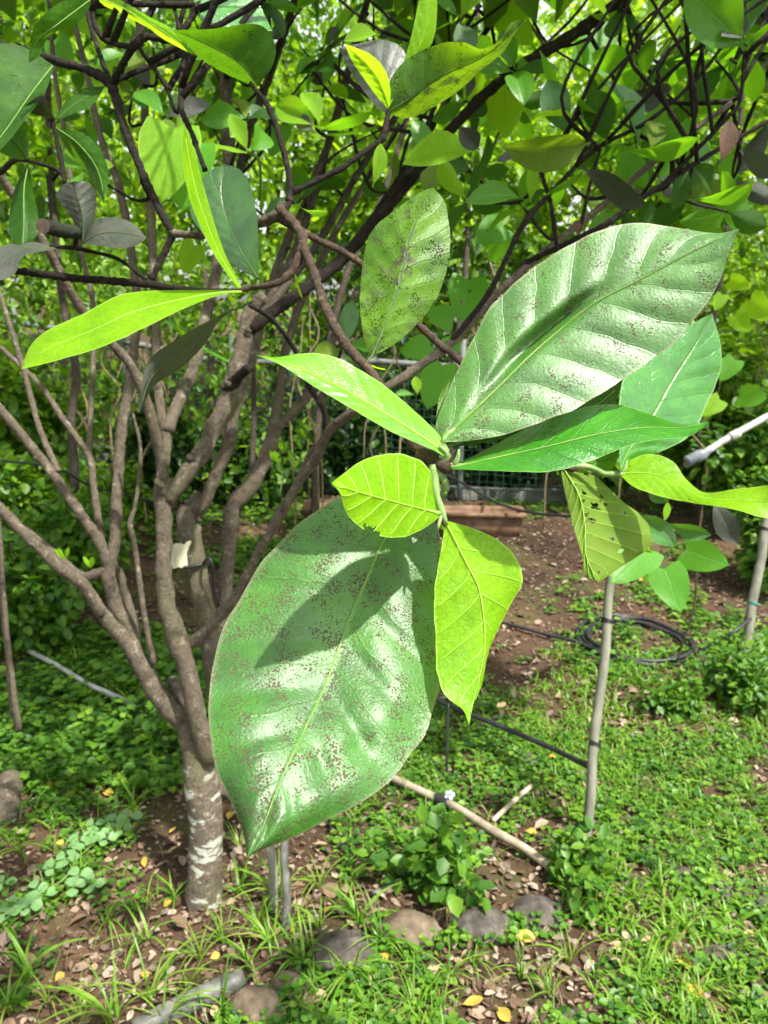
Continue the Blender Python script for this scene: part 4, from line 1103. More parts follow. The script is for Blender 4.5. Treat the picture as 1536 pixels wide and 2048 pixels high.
# ================================================================ shrubs and undergrowth
SHR = [  # px, py ground, width m, height m, leaf, mat, label
    (60, 1290, .55, .5, .04, 'cover', 'leafy shrub on the bank beside the bare dead stems'),
    (170, 1190, .6, .5, .045, 'cover', 'low leafy shrub under the low spreading limbs of the magnolia'),
    (60, 1130, .6, .7, .05, 'bgA', 'taller leafy shrub on the bank under the lime twisted leaf'),
    (200, 1080, .6, .55, .05, 'bgA', 'leafy shrub at the foot of the pale crooked sapling'),
    (40, 1010, .9, 1.1, .06, 'bgA', 'bushy shrub against the far run of the fence'),
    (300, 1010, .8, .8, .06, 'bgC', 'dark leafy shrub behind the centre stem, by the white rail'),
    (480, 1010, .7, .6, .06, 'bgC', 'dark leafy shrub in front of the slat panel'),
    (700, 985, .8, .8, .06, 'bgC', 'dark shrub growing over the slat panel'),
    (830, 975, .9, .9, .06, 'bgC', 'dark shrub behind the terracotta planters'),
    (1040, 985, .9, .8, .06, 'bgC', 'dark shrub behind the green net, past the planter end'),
    (1210, 1000, .8, .9, .055, 'bgA', 'leafy shrub behind the chewed olive leaf'),
    (1480, 1060, .7, .95, .06, 'cover', 'bright leafy shrub beside the white pipe'),
    (1380, 1010, .8, 1.1, .06, 'bgA', 'leafy shrub between the white pipe and the fence'),
    (1540, 1180, .6, .6, .05, 'cover', 'leafy shrub at the foot of the leaning stake with green tie'),
    (1470, 1400, .36, .2, .026, 'cover', 'low bushy herb clump near the leaning stake with green tie'),
    (1350, 1420, .26, .14, .024, 'cover', 'low herb clump between the hose coil and the sunny grass'),
    (330, 1490, .17, .13, .03, 'cover', 'bright fresh herb clump beside the magnolia trunk'),
    (860, 1770, .3, .17, .032, 'cover', 'leafy herb clump beside the weathered pipe'),
    (760, 1480, .3, .16, .03, 'cover', 'herb clump under the tip of the lime hanging leaf'),
    (1150, 1770, .25, .13, .028, 'cover', 'herb clump at the foot of the grey stake'),
    (560, 1590, .3, .16, .03, 'cover', 'herb clump behind the pair of thin stakes'),
]
for px, py, wd, ht, lf, mt, lab in SHR:
    b = G(px, py, -.02)
    r = empty('shrub', b, lab, 'shrub', 'shrubs and herb clumps')
    cs = []
    for i in range(7):
        a = rnd.uniform(0, 6.28)
        t = b + Vector((math.cos(a) * wd * .6 * rnd.random(), math.sin(a) * wd * .5 * rnd.random(), ht * rnd.uniform(.5, 1)))
        link('stem', tube_mesh('stem', [b, b.lerp(t, .5) + Vector((0, 0, .03 * ht)), t], [.004 + .004 * ht, .003 + .002 * ht, .0015], M['vine'], n=8, k=5), r)
        cs += [b.lerp(t, f) for f in (.45, .7, 1.0)]
    k = len(cs)
    nl = int(min(170, max(22, .55 * wd * ht / (lf * lf))) * (1.0))
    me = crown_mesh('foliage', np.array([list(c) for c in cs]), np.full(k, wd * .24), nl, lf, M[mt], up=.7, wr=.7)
    tag(link('foliage', me, r), kind='stuff')

# bank of hanging vines behind (left), one mass
def curtain(name, x0, x1, y0, y1, d0, d1, n, L_, mat, label):
    Cc = []
    for _ in range(n):
        x, y, d = rnd.uniform(x0, x1), rnd.uniform(y0, y1), rnd.uniform(d0, d1)
        p = P(x, y, d)
        if noise.noise(Vector((p.x * 2.2, p.z * 2.2, p.y))) > -.08:
            g = hz(p.x, p.y)
            if p.z > g: Cc.append(list(p))
    Cc = np.array(Cc)
    m_ = len(Cc)
    A = unit(m_) + np.array([0, -.2, -.5])
    L = L_ * rng.uniform(.6, 1.3, m_)
    V, F, rv = leaf_cloud(Cc, A, unit(m_) * .6 + np.array([0, -.5, .5]), L, L * .65)
    o = link(name, mesh_np(name, V, F, M[mat], rv=rv))
    tag(o, label, 'vines', kind='stuff')


curtain('vine_thicket', -150, 620, 480, 1000, 4.6, 7.5, 10000, .06, 'bgA', 'tangled vine leaves filling the hedge along the far end of the fence')
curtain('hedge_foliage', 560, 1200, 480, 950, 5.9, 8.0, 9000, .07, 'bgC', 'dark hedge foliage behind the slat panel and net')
curtain('bramble_foliage', 1050, 1700, 480, 950, 5.2, 7.5, 6500, .065, 'bgA', 'green bramble foliage behind the white pipe')

# dead vine stems hanging in the thicket, each a thing
for i in range(26):
    x = rnd.choice([rnd.uniform(-10, 330), rnd.uniform(560, 800), rnd.uniform(1100, 1520)])
    d = rnd.uniform(4.2, 5.6)
    y0, y1 = rnd.uniform(520, 720), rnd.uniform(860, 1010)
    pts = [P(x + rnd.uniform(-30, 30), y0 + (y1 - y0) * t, d) for t in (0, .25, .5, .75, 1)]
    g = Vector((pts[-1].x, pts[-1].y, hz(pts[-1].x, pts[-1].y)))
    pts.append(g)
    o = link('vine_stem', tube_mesh('vine_stem', pts, [.004, .005, .005, .006, .006, .006], M['vine'], n=26, k=5, knob=.2))
    tag(o, 'thin brown dead vine stem hanging ' + ('in the hedge behind the low spreading limbs' if x < 400 else 'in front of the slat panel' if x < 900 else 'in the brambles behind the white pipe'), 'vine', 'dead vine stems in the hedge')

# ================================================================ fence, net, slats, edging
FA, FB = G(60, 905), G(1150, 1012)
fdir = (FB - FA); fdir.z = 0
fdir.normalize()
flen = (Vector((FB.x, FB.y, 0)) - Vector((FA.x, FA.y, 0))).length


def fpt(s, z):
    p = FA + fdir * s
    return Vector((p.x, p.y, hz(p.x, p.y) + z))


fence = empty('net_fence', fpt(0, 0), 'low net fence with grey pipe rails and dark posts running behind the planters', 'fence')
npost = 6
for i in range(npost):
    s = flen * i / (npost - 1)
    link('post', tube_mesh('post', [fpt(s, -.1), fpt(s, .5), fpt(s, 1.2)], [.022] * 3, M['rail'], n=6, k=8), fence)
for z_, r_, mt in ((1.02, .024, 'rail'), (.12, .012, 'pvc')):
    link('rail', tube_mesh('rail', [fpt(s, z_ + .01 * math.sin(s * 3)) for s in np.linspace(-.1, flen + .1, 9)], [r_] * 9, M[mt], n=40, k=8), fence)
VV, FF = [], []
nrm = Vector((-fdir.y, fdir.x, 0))


def strip(a, b, w_, d_):
    k_ = len(VV)
    VV.extend([a - d_ * w_, a + d_ * w_, b + d_ * w_, b - d_ * w_])
    FF.append((k_, k_ + 1, k_ + 2, k_ + 3))


for s in np.arange(0, flen, .06):
    strip(fpt(s, .02) - nrm * .03, fpt(s, .98) - nrm * .03, .0028, fdir)
for z_ in np.arange(.04, .98, .06):
    ss = np.linspace(0, flen, 14)
    for a, b in zip(ss[:-1], ss[1:]):
        strip(fpt(a, z_) - nrm * .033, fpt(b, z_) - nrm * .033, .0026, Vector((0, 0, 1)))
tag(link('net', mesh_np('net', VV, FF, M['net']), fence), kind='stuff')


def box_mesh(name, sx, sy, sz, mat, jit=0.0):
    V = [(x * sx / 2, y * sy / 2, z) for z in (0, sz) for y in (-1, 1) for x in (-1, 1)]
    V = [(a + rnd.uniform(-jit, jit), b + rnd.uniform(-jit, jit), c + rnd.uniform(-jit, jit)) for a, b, c in V]
    F = [(0, 2, 3, 1), (4, 5, 7, 6), (0, 1, 5, 4), (2, 6, 7, 3), (0, 4, 6, 2), (1, 3, 7, 5)]
    return mesh_np(name, V, F, mat)


ang = math.atan2(fdir.y, fdir.x)
sp0 = G(560, 975)
slats = empty('slat_panel', sp0 + nrm * .9, 'weathered upright slat panel behind the net, half hidden by shrubs', 'fence')
slm = [box_mesh('slat', .05, .015, .95 + .05 * i, M['slat'], .004) for i in range(3)]
for i in range(22):
    o = bpy.data.objects.new('slat', slm[i % 3])
    C.objects.link(o)
    o.parent = slats
    o.location = Vector((fdir.x, fdir.y, 0)) * (i * .085 - .1) + Vector((0, 0, rnd.uniform(-.05, .0)))
    o.rotation_euler = (rnd.uniform(-.02, .02), rnd.uniform(-.03, .03), ang)
for z_ in (.25, .75):
    o = bpy.data.objects.new('crossbar', box_mesh('crossbar', 2.0, .02, .05, M['slat'], .003))
    C.objects.link(o)
    o.parent = slats
    o.location = Vector((fdir.x, fdir.y, 0)) * .8 + nrm * .018 + Vector((0, 0, z_))
    o.rotation_euler = (0, 0, ang)
# retaining edge under the fence
ke = empty('edging_wall', fpt(0, 0), 'low dark concrete edging under the net fence', 'wall')
for i in range(6):
    s = flen * (i + .5) / 6
    o = bpy.data.objects.new('block', box_mesh('block', flen / 6 - .01, .07, .3, M['kerb'], .004))
    C.objects.link(o)
    o.parent = ke
    o.location = fpt(s, -.2) + nrm * .08 - fpt(0, 0)
    o.rotation_euler = (0, 0, ang)

# ================================================================ planters
def planter(px, py, rot, label):
    b = G(px, py)
    r = empty('planter', b, label, 'planter', 'terracotta trough planters')
    r.rotation_euler = (0, 0, rot)
    L_, W_, H_, t_ = .62, .2, .17, .012
    def ring(l, w, z): return [(-l / 2, -w / 2, z), (l / 2, -w / 2, z), (l / 2, w / 2, z), (-l / 2, w / 2, z)]
    V = ring(L_ * .92, W_ * .82, 0) + ring(L_ * .97, W_ * .93, H_ - .03) + ring(L_ * .97 - 2 * t_, W_ * .93 - 2 * t_, H_ - .03) + ring(L_ * .9, W_ * .75, .02)
    F = [(3, 2, 1, 0), (12, 13, 14, 15)]
    for k_ in range(3):
        for i in range(4):
            F.append((k_ * 4 + i, k_ * 4 + (i + 1) % 4, k_ * 4 + 4 + (i + 1) % 4, k_ * 4 + 4 + i))
    link('trough', mesh_np('trough', V, F, M['terracotta']), r, (0, 0, 0))
    V = ring(L_ * .96, W_ * .92, H_ - .035) + ring(L_ * 1.02, W_ * 1.08, H_ - .03) + ring(L_ * 1.03, W_ * 1.1, H_) + ring(L_ * .95, W_ * .86, H_ + .001) + ring(L_ * .94, W_ * .85, H_ - .035)
    F = []
    for k_ in range(4):
        for i in range(4):
            F.append((k_ * 4 + i, k_ * 4 + (i + 1) % 4, k_ * 4 + 4 + (i + 1) % 4, k_ * 4 + 4 + i))
    link('rim', mesh_np('rim', V, F, M['terracotta']), r, (0, 0, 0))
    nx = 18
    V = [((i / nx - .5) * L_ * .9, (j / 5 - .5) * W_ * .8, H_ - .06 + .02 * noise.noise(Vector((i * .6, j * .6, px)))) for j in range(6) for i in range(nx + 1)]
    F = [(j * (nx + 1) + i, j * (nx + 1) + i + 1, (j + 1) * (nx + 1) + i + 1, (j + 1) * (nx + 1) + i) for j in range(5) for i in range(nx)]
    link('soil', mesh_np('soil', V, F, bpy.data.materials['soil'], smooth=True), r, (0, 0, 0))


planter(950, 1068, -.05, 'terracotta trough planter whose end shows past the round lime leaf')
planter(700, 1062, -.03, 'terracotta trough planter mostly hidden behind the big speckled leaf')

# ================================================================ stakes, pipes, hoses
def pipe(name, pts, r, mat, label, cat, group=None, k=10, n=None, knob=0.0):
    o = link(name, tube_mesh(name, pts, [r] * len(pts), M[mat], n=n or max(8, len(pts) * 5), k=k, knob=knob))
    return tag(o, label, cat, group)


def stake(b, t, r0, r1, label, nodes_at=(), mat='stake', group='garden stakes'):
    root = empty('garden_stake', b, label, 'stake', group)
    n = 7
    pts = [b - Vector((0, 0, .05))] + [b.lerp(t, i / n) + Vector((.004 * math.sin(i * 2.1), 0, 0)) for i in range(1, n + 1)]
    link('pole', tube_mesh('pole', pts, [r0 + (r1 - r0) * i / n for i in range(n + 1)], M[mat], n=50, k=12, knob=.05, ring=.1), root)
    for f, mt in nodes_at:
        p = b.lerp(t, f)
        d_ = (t - b).normalized()
        V = []
        for q in range(3):
            c = p + d_ * (q - 1) * .004
            a_ = d_.orthogonal().normalized()
            link('tie', tube_mesh('tie', [c + (a_ * math.cos(w_) + d_.cross(a_) * math.sin(w_)) * (r0 * 1.12) + d_ * .002 * math.sin(w_ * 2 + q) for w_ in np.linspace(0, 6.28, 14)], [.0022] * 14, M[mt], n=28, k=5), root)
    return root


gs = G(1168, 1700)
dg = dep(gs)
stake(gs, P(1238, 1010, dg + .1), .0145, .0125, 'tall grey stake standing in herbs with a black hose tied to it', ((.3, 'rubber'), (.655, 'rubber')))
g2 = G(1487, 1315)
stake(g2, P(1548, 960, dep(g2) + .05), .021, .019, 'grey stake with teal-green tie beside the bushy herb clump', ((.3, 'greenties'), (.72, 'rubber')))
g3, g4 = G(545, 1830), G(570, 1880)
stake(g3, P(536, 1330, dep(g3) + .1), .0115, .0105, 'round olive-grey thin stake behind the tip of the big leaf', mat='stake')
stake(g4, P(574, 1330, dep(g4) + .1), .0105, .0095, 'smooth grey plastic thin stake beside the olive-grey one', mat='pvc')
g5 = G(893, 1565)
o = pipe('thin_rod', [g5 - Vector((0, 0, .03)), P(894, 1500, dep(g5)), P(897, 1405, dep(g5) + .02)], .0042, 'rubber', 'thin black rod standing in herbs by the lilac flower', 'rod')

pipe('weathered_pipe', [G(745, 1548, .02), G(790, 1575, .03), G(840, 1598, .03), G(885, 1622, .03)], .0125, 'pipetan', 'weathered pale pipe lying in herbs, the end behind the black joint', 'pipe')
pj = pipe('pipe_joint', [G(872, 1614, .03), G(884, 1621, .031), G(897, 1628, .032)], .017, 'rubber', 'short black joint sleeve on the weathered pipe', 'joint')
pipe('weathered_pipe', [G(893, 1626, .032), G(930, 1648, .035), G(985, 1683, .035), G(1040, 1712, .03), G(1105, 1752, .018)], .0125, 'pipetan', 'weathered pale pipe lying in herbs towards the grey stake', 'pipe')
pipe('dry_stick', [G(985, 1655, .02), G(1020, 1625, .03), G(1062, 1588, .03)], .0075, 'pipetan', 'short pale dry stick lying across the herbs near the grey stake', 'stick', knob=.2)
pipe('white_pipe', [G(62, 1322, .045), G(120, 1360, .06), G(180, 1396, .06), G(250, 1426, .05), G(300, 1452, .02)], .0105, 'pvcwhite', 'white pipe lying in grass below the low spreading limbs', 'pipe')
pipe('grey_pipe', [G(270, 2075, .012), G(350, 2030, .014), G(420, 1998, .014), G(485, 1968, .008)], .024, 'pvc', 'thick grey pipe half buried in grass beside the tan stones', 'pipe')
pipe('dry_stick', [G(745, 1800, .012), G(775, 1785, .014), G(800, 1776, .014)], .008, 'pvc', 'short grey stick end beside the herb clump and round stones', 'stick')
wp = P(1372, 930, 2.7), P(1450, 880, 2.75), P(1525, 838, 2.8), P(1640, 775, 2.9)
gp = Vector((wp[1].x, wp[1].y, hz(wp[1].x, wp[1].y)))
r = empty('leaning_pipe', gp, 'white pipe with a joint, sloping up beside the bright shrub', 'pipe')
link('pipe', tube_mesh('pipe', wp, [.0125] * 4, M['pvcwhite'], n=16, k=12), r)
link('joint', tube_mesh('joint', [P(1458, 876, 2.755), P(1476, 866, 2.765)], [.017, .017], M['pvcwhite'], n=4, k=12), r)
for q_ in (wp[3],):
    link('prop', tube_mesh('prop', [Vector((q_.x, q_.y, hz(q_.x, q_.y) - .03)), q_ - Vector((0, 0, .015))], [.006, .006], M['barkdark'], n=5, k=6, knob=.2), r)

# crumpled bottle hung beside the pipe
bt = P(1398, 912, 2.66)
V = []
k = 14
prof = [(0, .0), (.03, .0), (.034, .02), (.03, .05), (.035, .08), (.033, .11), (.02, .13), (.012, .145), (.012, .16), (0, .16)]
for pr, z_ in prof:
    for i in range(k):
        a = 2 * math.pi * i / k
        f = 1 + .25 * noise.noise(Vector((math.cos(a) * 2, math.sin(a) * 2, z_ * 30)))
        V.append((bt.x + pr * f * math.cos(a), bt.y + pr * f * math.sin(a), bt.z - .08 + z_))
F = [(r_ * k + i, r_ * k + (i + 1) % k, (r_ + 1) * k + (i + 1) % k, (r_ + 1) * k + i) for r_ in range(len(prof) - 1) for i in range(k)]
V = [tuple(bt + (Matrix.Rotation(1.1, 3, 'Y') @ (Vector(q_) - bt)) * .6) for q_ in V]
br = link('plastic_bottle', mesh_np('plastic_bottle', V, F, M['plastic'], smooth=True))
tag(br, 'crumpled dull plastic bottle caught on the lower end of the white pipe', 'bottle')


# hoses
VV = []
hc = empty('hose_coil', G(1268, 1287), 'coil of black hose lying in grass behind the grey stake', 'hose')
cc = G(1268, 1287)
for i in range(5):
    R_ = .215 + .016 * (i % 3) + rnd.uniform(-.006, .01)
    ox, oy = rnd.uniform(-.018, .018), rnd.uniform(-.02, .02)
    pts = []
    for a in np.linspace(0, 6.28, 30):
        q = Vector((cc.x + ox + R_ * math.cos(a), cc.y + oy + R_ * math.sin(a) * .96, 0))
        q.z = hz(q.x, q.y) + .012 + .011 * (i // 2) + .006 * math.sin(3 * a + i)
        pts.append(q)
    link('loop', tube_mesh('loop', pts, [.0085] * 30, M['rubber'], n=70, k=8, close=False), hc)
pipe('black_hose', [G(890, 1225, .015), G(1020, 1258, .02), G(1090, 1278, .025), G(1160, 1300, .03), P(1208, 1312, dep(G(1208, 1312)) - .05)], .0085, 'rubber', 'black hose lying over leaf litter towards the coil', 'hose')
pipe('black_hose', [P(860, 1392, 2.75), P(900, 1412, 2.7), P(1000, 1452, 2.6), P(1100, 1495, 2.45), P(1182, 1535, dg + .04)], .0085, 'rubber', 'black hose stretched from the thin rod to the grey stake', 'hose')
pipe('black_hose', [P(1330, 1345, 3.45), P(1420, 1290, 3.4), P(1465, 1265, 3.35), P(1505, 1235, dep(g2))], .007, 'rubber', 'thin black hose running up to the stake with teal-green tie', 'hose')
pipe('black_rope', [fpt(flen * .35, .35), fpt(flen * .7, .3), P(1010, 1012, 5.0), P(1140, 1032, 4.6), P(1300, 1045, 4.2)], .009, 'rubber', 'black line slung low across the front of the net and planters', 'rope')
pipe('black_rope', [P(-20, 920, 3.6), P(110, 935, 3.7), P(190, 975, 4.0), P(330, 1010, 4.6), P(440, 1050, 5.0)], .006, 'rubber', 'thin dark line running behind the low spreading limbs towards the fence', 'rope')

# tag and cable on the rear stem
tq = P(352, 1108, D0 + .06)
r = empty('plastic_tag', tq, 'cream folded plastic tag hanging between the two main stems', 'tag')
V, F = [], []
for i in range(15):
    a = -2.3 + 4.6 * i / 14
    for z_ in (-.036, -.02, 0, .02, .034):
        fl = .019 + .006 * math.sin(a * 4) + .012 * max(0, z_) / .034
        V.append(tq + Vector((fl * 1.25 * math.sin(a), -fl * .6 * math.cos(a), z_ + .004 * math.sin(a * 5))))
for i in range(14):
    for j in range(4):
        F.append((i * 5 + j, (i + 1) * 5 + j, (i + 1) * 5 + j + 1, i * 5 + j + 1))
link('tag_sleeve', mesh_np('tag_sleeve', V, F, M['tagm'], smooth=True), r)
link('hanger', tube_mesh('hanger', [tq + Vector((.02, -.01, .02)), P(370, 1112, D0 + .1), P(384, 1116, D0 + .1)], [.0025] * 3, M['rubber'], n=8, k=6), r)
r = empty('cable_tie', P(392, 1125, D0 + .15), 'black cable wrapped round the rear stem with a hanging tail', 'cable')
cR = 27 * (D0 + .15) / FPX
c0 = P(391, 1125, D0 + .15)
link('wrap', tube_mesh('wrap', [c0 + Vector((cR * math.cos(a), cR * math.sin(a), .008 * math.cos(a))) for a in np.linspace(0, 6.28, 20)], [.005] * 20, M['rubber'], n=40, k=6), r)
link('tail', tube_mesh('tail', [c0 + Vector((cR * .7, -cR * .7, .004)), P(418, 1116, D0 + .08), P(425, 1135, D0 + .08), P(427, 1170, D0 + .1), P(437, 1212, D0 + .12)], [.005] * 5, M['rubber'], n=20, k=6), r)

# ================================================================ vine with heart-shaped leaves
vb = G(1352, 1330)
vine = empty('heart_leaf_vine', vb, 'climbing vine with soft heart-shaped green leaves near the hose coil and stakes', 'vine')
link('stem', tube_mesh('stem', [vb, P(1390, 1200, 2.9), P(1380, 1080, 2.5), P(1300, 1050, 2.2), P(1210, 980, 2.1), P(1110, 850, 2.2), P(1010, 620, 2.3), P(960, 420, 2.3), P(1000, 260, 2.2), P(1090, 120, 2.1), P(1040, 20, 2.1)],
                       [.004] * 11, M['vine'], n=60, k=6, knob=.2), vine)
HV = [('heart', 0, (1372, 1100), (1456, 1132), 1.9, 1.85, .2), ('heart', 0, (1330, 1138), (1362, 1222), 1.9, 1.85, -.1), ('heart', 0, (1290, 1098), (1225, 1158), 1.6, 1.55, .3),
      ('heart', 1, (1005, 450), (955, 478), 2.2, 2.15, .2), ('heart', 1, (938, 560), (930, 640), 2.25, 2.2, 0), ('heart', 0, (975, 500), (1035, 475), 2.25, 2.2, .3),
      ('heartlime', 0, (1010, 165), (1010, 265), 2.1, 2.05, .3), ('heartlime', 0, (930, 160), (985, 215), 2.3, 2.3, .2), ('heartlime', 0, (1010, 20), (1060, 90), 2.0, 2.0, .3),
      ('heart', 0, (1180, 130), (1220, 30), 2.2, 2.2, .2), ('heartlime', 0, (345, 258), (322, 392), 1.35, 1.32, .25), ('heart', 0, (385, 295), (358, 412), 1.38, 1.36, .5),
      ('heart', 0, (860, 690), (800, 705), 1.9, 1.9, .1), ('heart', 0, (885, 730), (850, 815), 1.85, 1.85, .5), ('heart', 0, (905, 640), (850, 620), 2.2, 2.2, .2), ('heart', 0, (920, 690), (880, 680), 2.1, 2.1, .2),
      ('heartlime', 0, (1460, 560), (1500, 575), 2.6, 2.6, .2), ('heartlime', 0, (1445, 590), (1430, 620), 2.6, 2.6, .1), ('heartlime', 0, (1500, 600), (1545, 640), 2.6, 2.55, .2), ('heartlime', 0, (1470, 630), (1500, 665), 2.6, 2.6, 0),
      ('heart', 0, (1470, 720), (1440, 760), 2.6, 2.6, .2), ('heart', 0, (1480, 790), (1536, 800), 2.6, 2.6, .3), ('heartlime', 0, (1440, 800), (1400, 830), 2.6, 2.6, .2),
      ('heartlime', 0, (300, 170), (260, 120), 2.2, 2.2, .2), ('heartlime', 0, (380, 120), (370, 185), 2.3, 2.3, .2), ('heartlime', 0, (200, 130), (240, 200), 2.3, 2.3, .2), ('heart', 0, (110, 80), (140, 140), 2.4, 2.4, .2),
      ('heartlime', 0, (150, 10), (180, 70), 2.2, 2.2, .2), ('heart', 0, (560, 250), (540, 310), 2.4, 2.4, .2), ('heart', 0, (480, 470), (520, 520), 2.4, 2.4, .2), ('heartlime', 0, (390, 490), (365, 545), 2.4, 2.4, .2)]
for mt, i, b_, t_, d0, d1, ro in HV:
    lf = place(vine, UL[mt][i], P(*b_, d0), P(*t_, d1), ro)

# lilac flower
fb = G(898, 1640)
fc = P(898, 1590, dep(fb) - .02)
r = empty('lilac_flower', fb, 'small pale lilac flower head beside the thin black rod', 'flower')
link('stem', tube_mesh('stem', [fb, (fb + fc) / 2 + Vector((.004, 0, 0)), fc], [.0013] * 3, M['shoot'], n=6, k=5), r)
pm = unit_leaf('petal', 'lime', .7, .1, .1)
pm.materials.clear()
pm.materials.append(M['petal'])
for i in range(16):
    a = i * 2.4
    el = rnd.uniform(-.2, 1.2)
    d_ = Vector((math.cos(a) * math.cos(el), math.sin(a) * math.cos(el), math.sin(el)))
    place(r, pm, fc + d_ * .003, fc + d_ * rnd.uniform(.012, .018), rnd.uniform(-.5, .5), 1.1, name='petal')

# ================================================================ stones
def stone(px, py, wpx, hpx, mat, label, seed, sink=.4):
    g = G(px, py + hpx * .42)
    d = dep(g)
    rx = wpx / 2 * d / FPX
    rz = hpx / 2 * d / FPX * 1.0
    V, F = [], []
    nu, nv_ = 34, 20
    for i in range(nv_ + 1):
        th = math.pi * i / nv_
        for j in range(nu):
            a = 2 * math.pi * j / nu
            v = Vector((math.sin(th) * math.cos(a), math.sin(th) * math.sin(a), math.cos(th)))
            f = 1 + .16 * noise.noise(v * 1.4 + Vector((seed, 0, 0))) + .1 * noise.noise(v * 3.3 + Vector((seed, 2, 0))) + .035 * noise.noise(v * 9 + Vector((seed, 4, 0)))
            V.append((v.x * rx * f, v.y * rx * .75 * f, v.z * rz * f + rz * (1 - 2 * sink) * .7))
    for i in range(nv_):
        for j in range(nu):
            F.append((i * nu + j, i * nu + (j + 1) % nu, (i + 1) * nu + (j + 1) % nu, (i + 1) * nu + j))
    o = link('stone', mesh_np('stone', V, F, M[mat], smooth=True), None, g + Vector((0, rx * .4, 0)))
    tag(o, label, 'stone', 'stones in the grass')


ST = [(690, 1905, 135, 78, 'stone', 'dark grey rounded stone with grass blades over it, beside the thin stakes'), (818, 1862, 125, 66, 'stonetan', 'brownish rounded stone between two darker stones in the row'),
      (963, 1846, 122, 70, 'stone', 'dark mottled oval stone next to a fallen yellow leaf'), (1078, 1825, 105, 52, 'stone', 'flat grey stone at the end of the row below the grey stake'),
      (508, 2012, 112, 92, 'stonetan', 'large tan stone beside the thick grey pipe'), (572, 1968, 70, 56, 'stonetan', 'smaller tan stone tucked behind the large tan stone'),
      (1450, 1925, 95, 40, 'stone', 'flat grey stone half buried in litter in the sunny grass'), (1452, 1786, 80, 34, 'stone', 'flat stone beside the gravelly bare patch'), (1372, 1752, 56, 34, 'stone', 'small dull stone by a dry twig, beyond the bare patch'),
      (1522, 2000, 60, 40, 'stonetan', 'tan stone at the bare gravel edge'), (1530, 1815, 50, 44, 'stone', 'round grey stone past the gravelly patch'), (1284, 1474, 44, 24, 'stonetan', 'small pale tan stone in the sunny grass'),
      (1060, 1522, 50, 28, 'stone', 'small dark stone by the stretched black hose'), (1140, 2040, 60, 40, 'stone', 'dark stone poking out of the litter in front of the grass'), (1210, 1600, 36, 30, 'stone', 'small brown stone just past the grey stake'),
      (1215, 1680, 40, 30, 'stone', 'small stone at the grey stake foot'), (25, 1985, 40, 36, 'stonetan', 'pale broken stone in the bare reddish soil'), (980, 1455, 60, 22, 'stonetan', 'flat brown stone in the litter near the stretched hose')]
for i, s in enumerate(ST): stone(*s[:5], s[5], i * 3.7)
# pebbles of the bare patch: one mass
ico = []
V, F, RV = [], [], []
for i in range(340):
    px, py = (rnd.gauss(1440, 55), rnd.gauss(1835, 40)) if i < 150 else (rnd.uniform(850, 1536), rnd.uniform(1480, 2040))
    g = G(px, py)
    s_ = rnd.uniform(.004, .011)
    k_ = len(V)
    h = rnd.uniform(.5, .9)
    a0 = rnd.random() * 6
    V.append(tuple(g + Vector((0, 0, s_ * h))))
    for j in range(6):
        a = a0 + j * 1.047
        f = rnd.uniform(.8, 1.15)
        V.append(tuple(g + Vector((math.cos(a) * s_ * f, math.sin(a) * s_ * f, s_ * .2 * h))))
    for j in range(6):
        F.append((k_, k_ + 1 + j, k_ + 1 + (j + 1) % 6))
    RV += [rnd.random()] * 7
M['pebble'] = cloud_mat('pebbles', [(.12, .1, .08), (.25, .2, .16), (.4, .34, .27), (.18, .13, .1)], trans=0, rough=.8)
tag(link('pebbles', mesh_np('pebbles', V, F, M['pebble'], rv=RV, smooth=True)), 'scattered small brown pebbles on the bare soil', 'pebbles', kind='stuff')

MARKS = [(370, 2010, 'beside the thick grey pipe'), (508, 2012, 'by the large tan stone'), (690, 1905, 'over the dark grey rounded stone'), (820, 1862, 'by the brownish stone in the row'), (963, 1846, 'by the dark mottled oval stone'),
         (1080, 1825, 'by the flat stone ending the row'), (408, 1790, 'at the foot of the magnolia trunk'), (560, 1840, 'round the pair of thin stakes'), (1168, 1700, 'at the foot of the grey stake'), (130, 1770, 'beside the pale creeper'),
         (25, 1985, 'by the pale broken stone'), (170, 1390, 'along the white pipe'), (1440, 1830, 'by the gravelly bare patch'), (980, 1680, 'along the weathered pipe'), (1285, 1474, 'by the small pale stone in sunny grass'),
         (180, 1560, 'on dark soil under the low spreading limbs'), (12, 1600, 'beside the cut log'), (1268, 1287, 'near the hose coil'), (1140, 2040, 'by the dark stone poking out of litter'), (1450, 1925, 'by the flat stone half buried in litter'),
         (1522, 2000, 'by the tan stone at the gravel edge'), (1500, 1600, 'in the sunny lawn grass'), (1060, 1522, 'by the stretched black hose'), (250, 1960, 'on bare soil in front of the creeper'), (900, 2000, 'in litter in front of the row of stones'), (250, 1700, 'between the creeper and the trunk')]


def where(px, py):
    return min(MARKS, key=lambda q: math.hypot(q[0] - px, (q[1] - py) * 1.4))[2]


